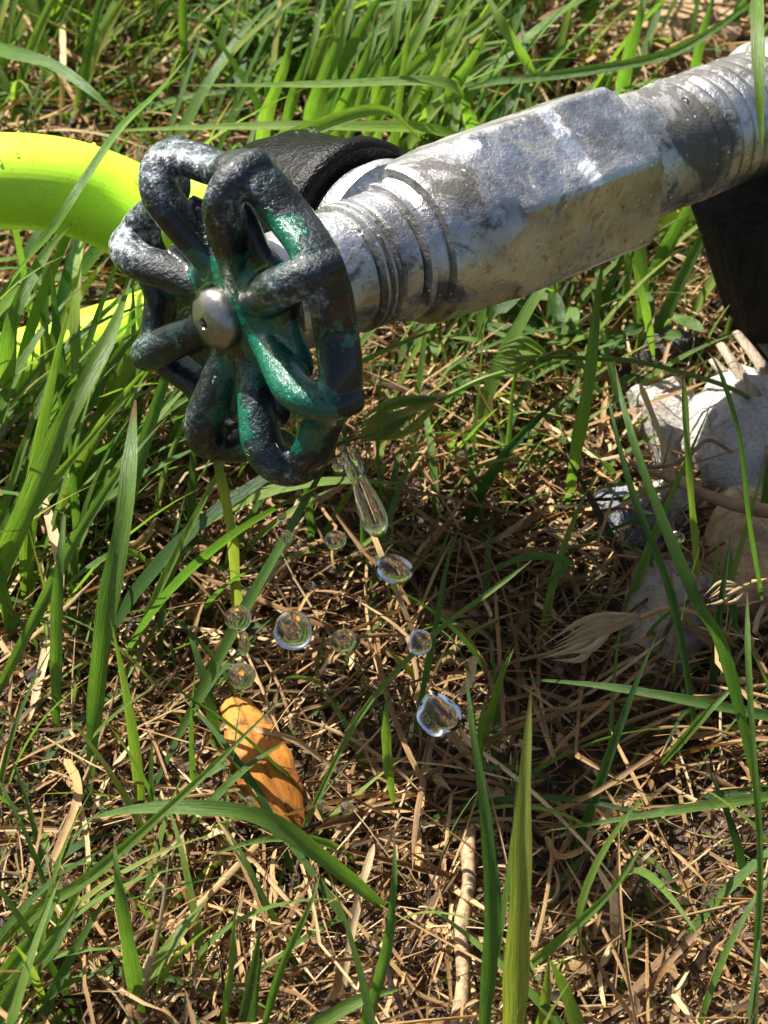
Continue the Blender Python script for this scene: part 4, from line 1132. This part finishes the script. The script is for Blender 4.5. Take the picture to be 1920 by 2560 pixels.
def dew():
    """tiny droplets on wheel, pipe, hose and blades"""
    bm = bmesh.new()
    def put(p, r):
        bmesh.ops.create_icosphere(bm, subdivisions=2, radius=r, matrix=Matrix.Translation(Vector(p.tolist())))
    for _ in range(34):                                   # on the coupling
        a = random.uniform(0.2, 2.9); t = random.uniform(0.012, 0.031)
        x = np.array(SPM.col[0][:3]); y = np.array(SPM.col[1][:3])
        put(SP0 + SPD * t + (x * math.cos(a) + y * math.sin(a)) * 0.0167, random.uniform(0.00025, 0.0006))
    for _ in range(40):                                   # on the hose
        i = random.randrange(14, 60); Tn, N, B = frames(HC[i - 1:i + 2])
        a = random.uniform(0, 6.28); q = N[1] * math.cos(a) + B[1] * math.sin(a)
        if q[2] < 0.1: continue
        put(HC[i] + q * 0.0099, random.uniform(0.00025, 0.0006))
    for _ in range(30):                                   # on the metal
        t = random.uniform(0.014, 0.12); a = random.uniform(0, 6.28)
        rr = 0.0115 if t < 0.024 else (0.0121 if t < 0.037 else (0.0158 if t < 0.097 else 0.0127))
        if 0.036 < t < 0.060: continue
        q = XL * math.cos(a) + YL * math.sin(a)
        if q @ (CAM - HUB) < 0: continue
        put(HUB + AX * t + q * rr, random.uniform(0.0003, 0.0007))
    for _ in range(150):                                  # on straw and grass round the drip
        p = at(random.uniform(60, 1500), random.uniform(1300, 2480), 0)
        put(np.array([p[0], p[1], float(ground_h(p[0], p[1])) + random.uniform(0.006, 0.014)]), random.uniform(0.0003, 0.0008))
    me = bpy.data.meshes.new("dew_drops"); bm.to_mesh(me); bm.free()
    o = link("dew_drops", me, M_WATER); o['kind'] = 'stuff'
dew()

# ------------------------------------------------------------------ small weed leaves
def weeds():
    N = 170; S = 7
    spots = [(590, 110, 120, 90), (1330, 880, 300, 120), (690, 190, 120, 90)]
    x = []; y = []
    for k in range(N):
        cx, cy, sx, sy = spots[k % len(spots)]
        p = at(random.gauss(cx, sx * 0.6), random.gauss(cy, sy * 0.6) + 60, 0)
        x.append(p[0]); y.append(p[1])
    x = np.array(x); y = np.array(y)
    az = RNG.uniform(-3.14, 3.14, N); L = RNG.uniform(0.005, 0.013, N)
    C, side, W = grow(x, y, az, L, R(35) + RNG.normal(0, .3, N), RNG.uniform(0.2, 1.2, N), RNG.uniform(0.003, 0.0065, N), RNG.normal(0, .3, N), S)
    C[..., 2] += RNG.uniform(0.002, 0.022, (N, 1))
    s = np.linspace(0, 1, S)
    W = RNG.uniform(0.0009, 0.0022, (N, 1)) * np.clip(np.sin(math.pi * np.clip(s, .03, .97)) ** 0.7, .05, 1)[None]
    keep = ~hits_tap(C)
    sheets("weed_leaves", C[keep], side[keep], W[keep], RNG.uniform(.1, .4, keep.sum()), np.clip(RNG.normal(0.38, 0.15, keep.sum()), 0, .8), M_GRASS)
weeds()
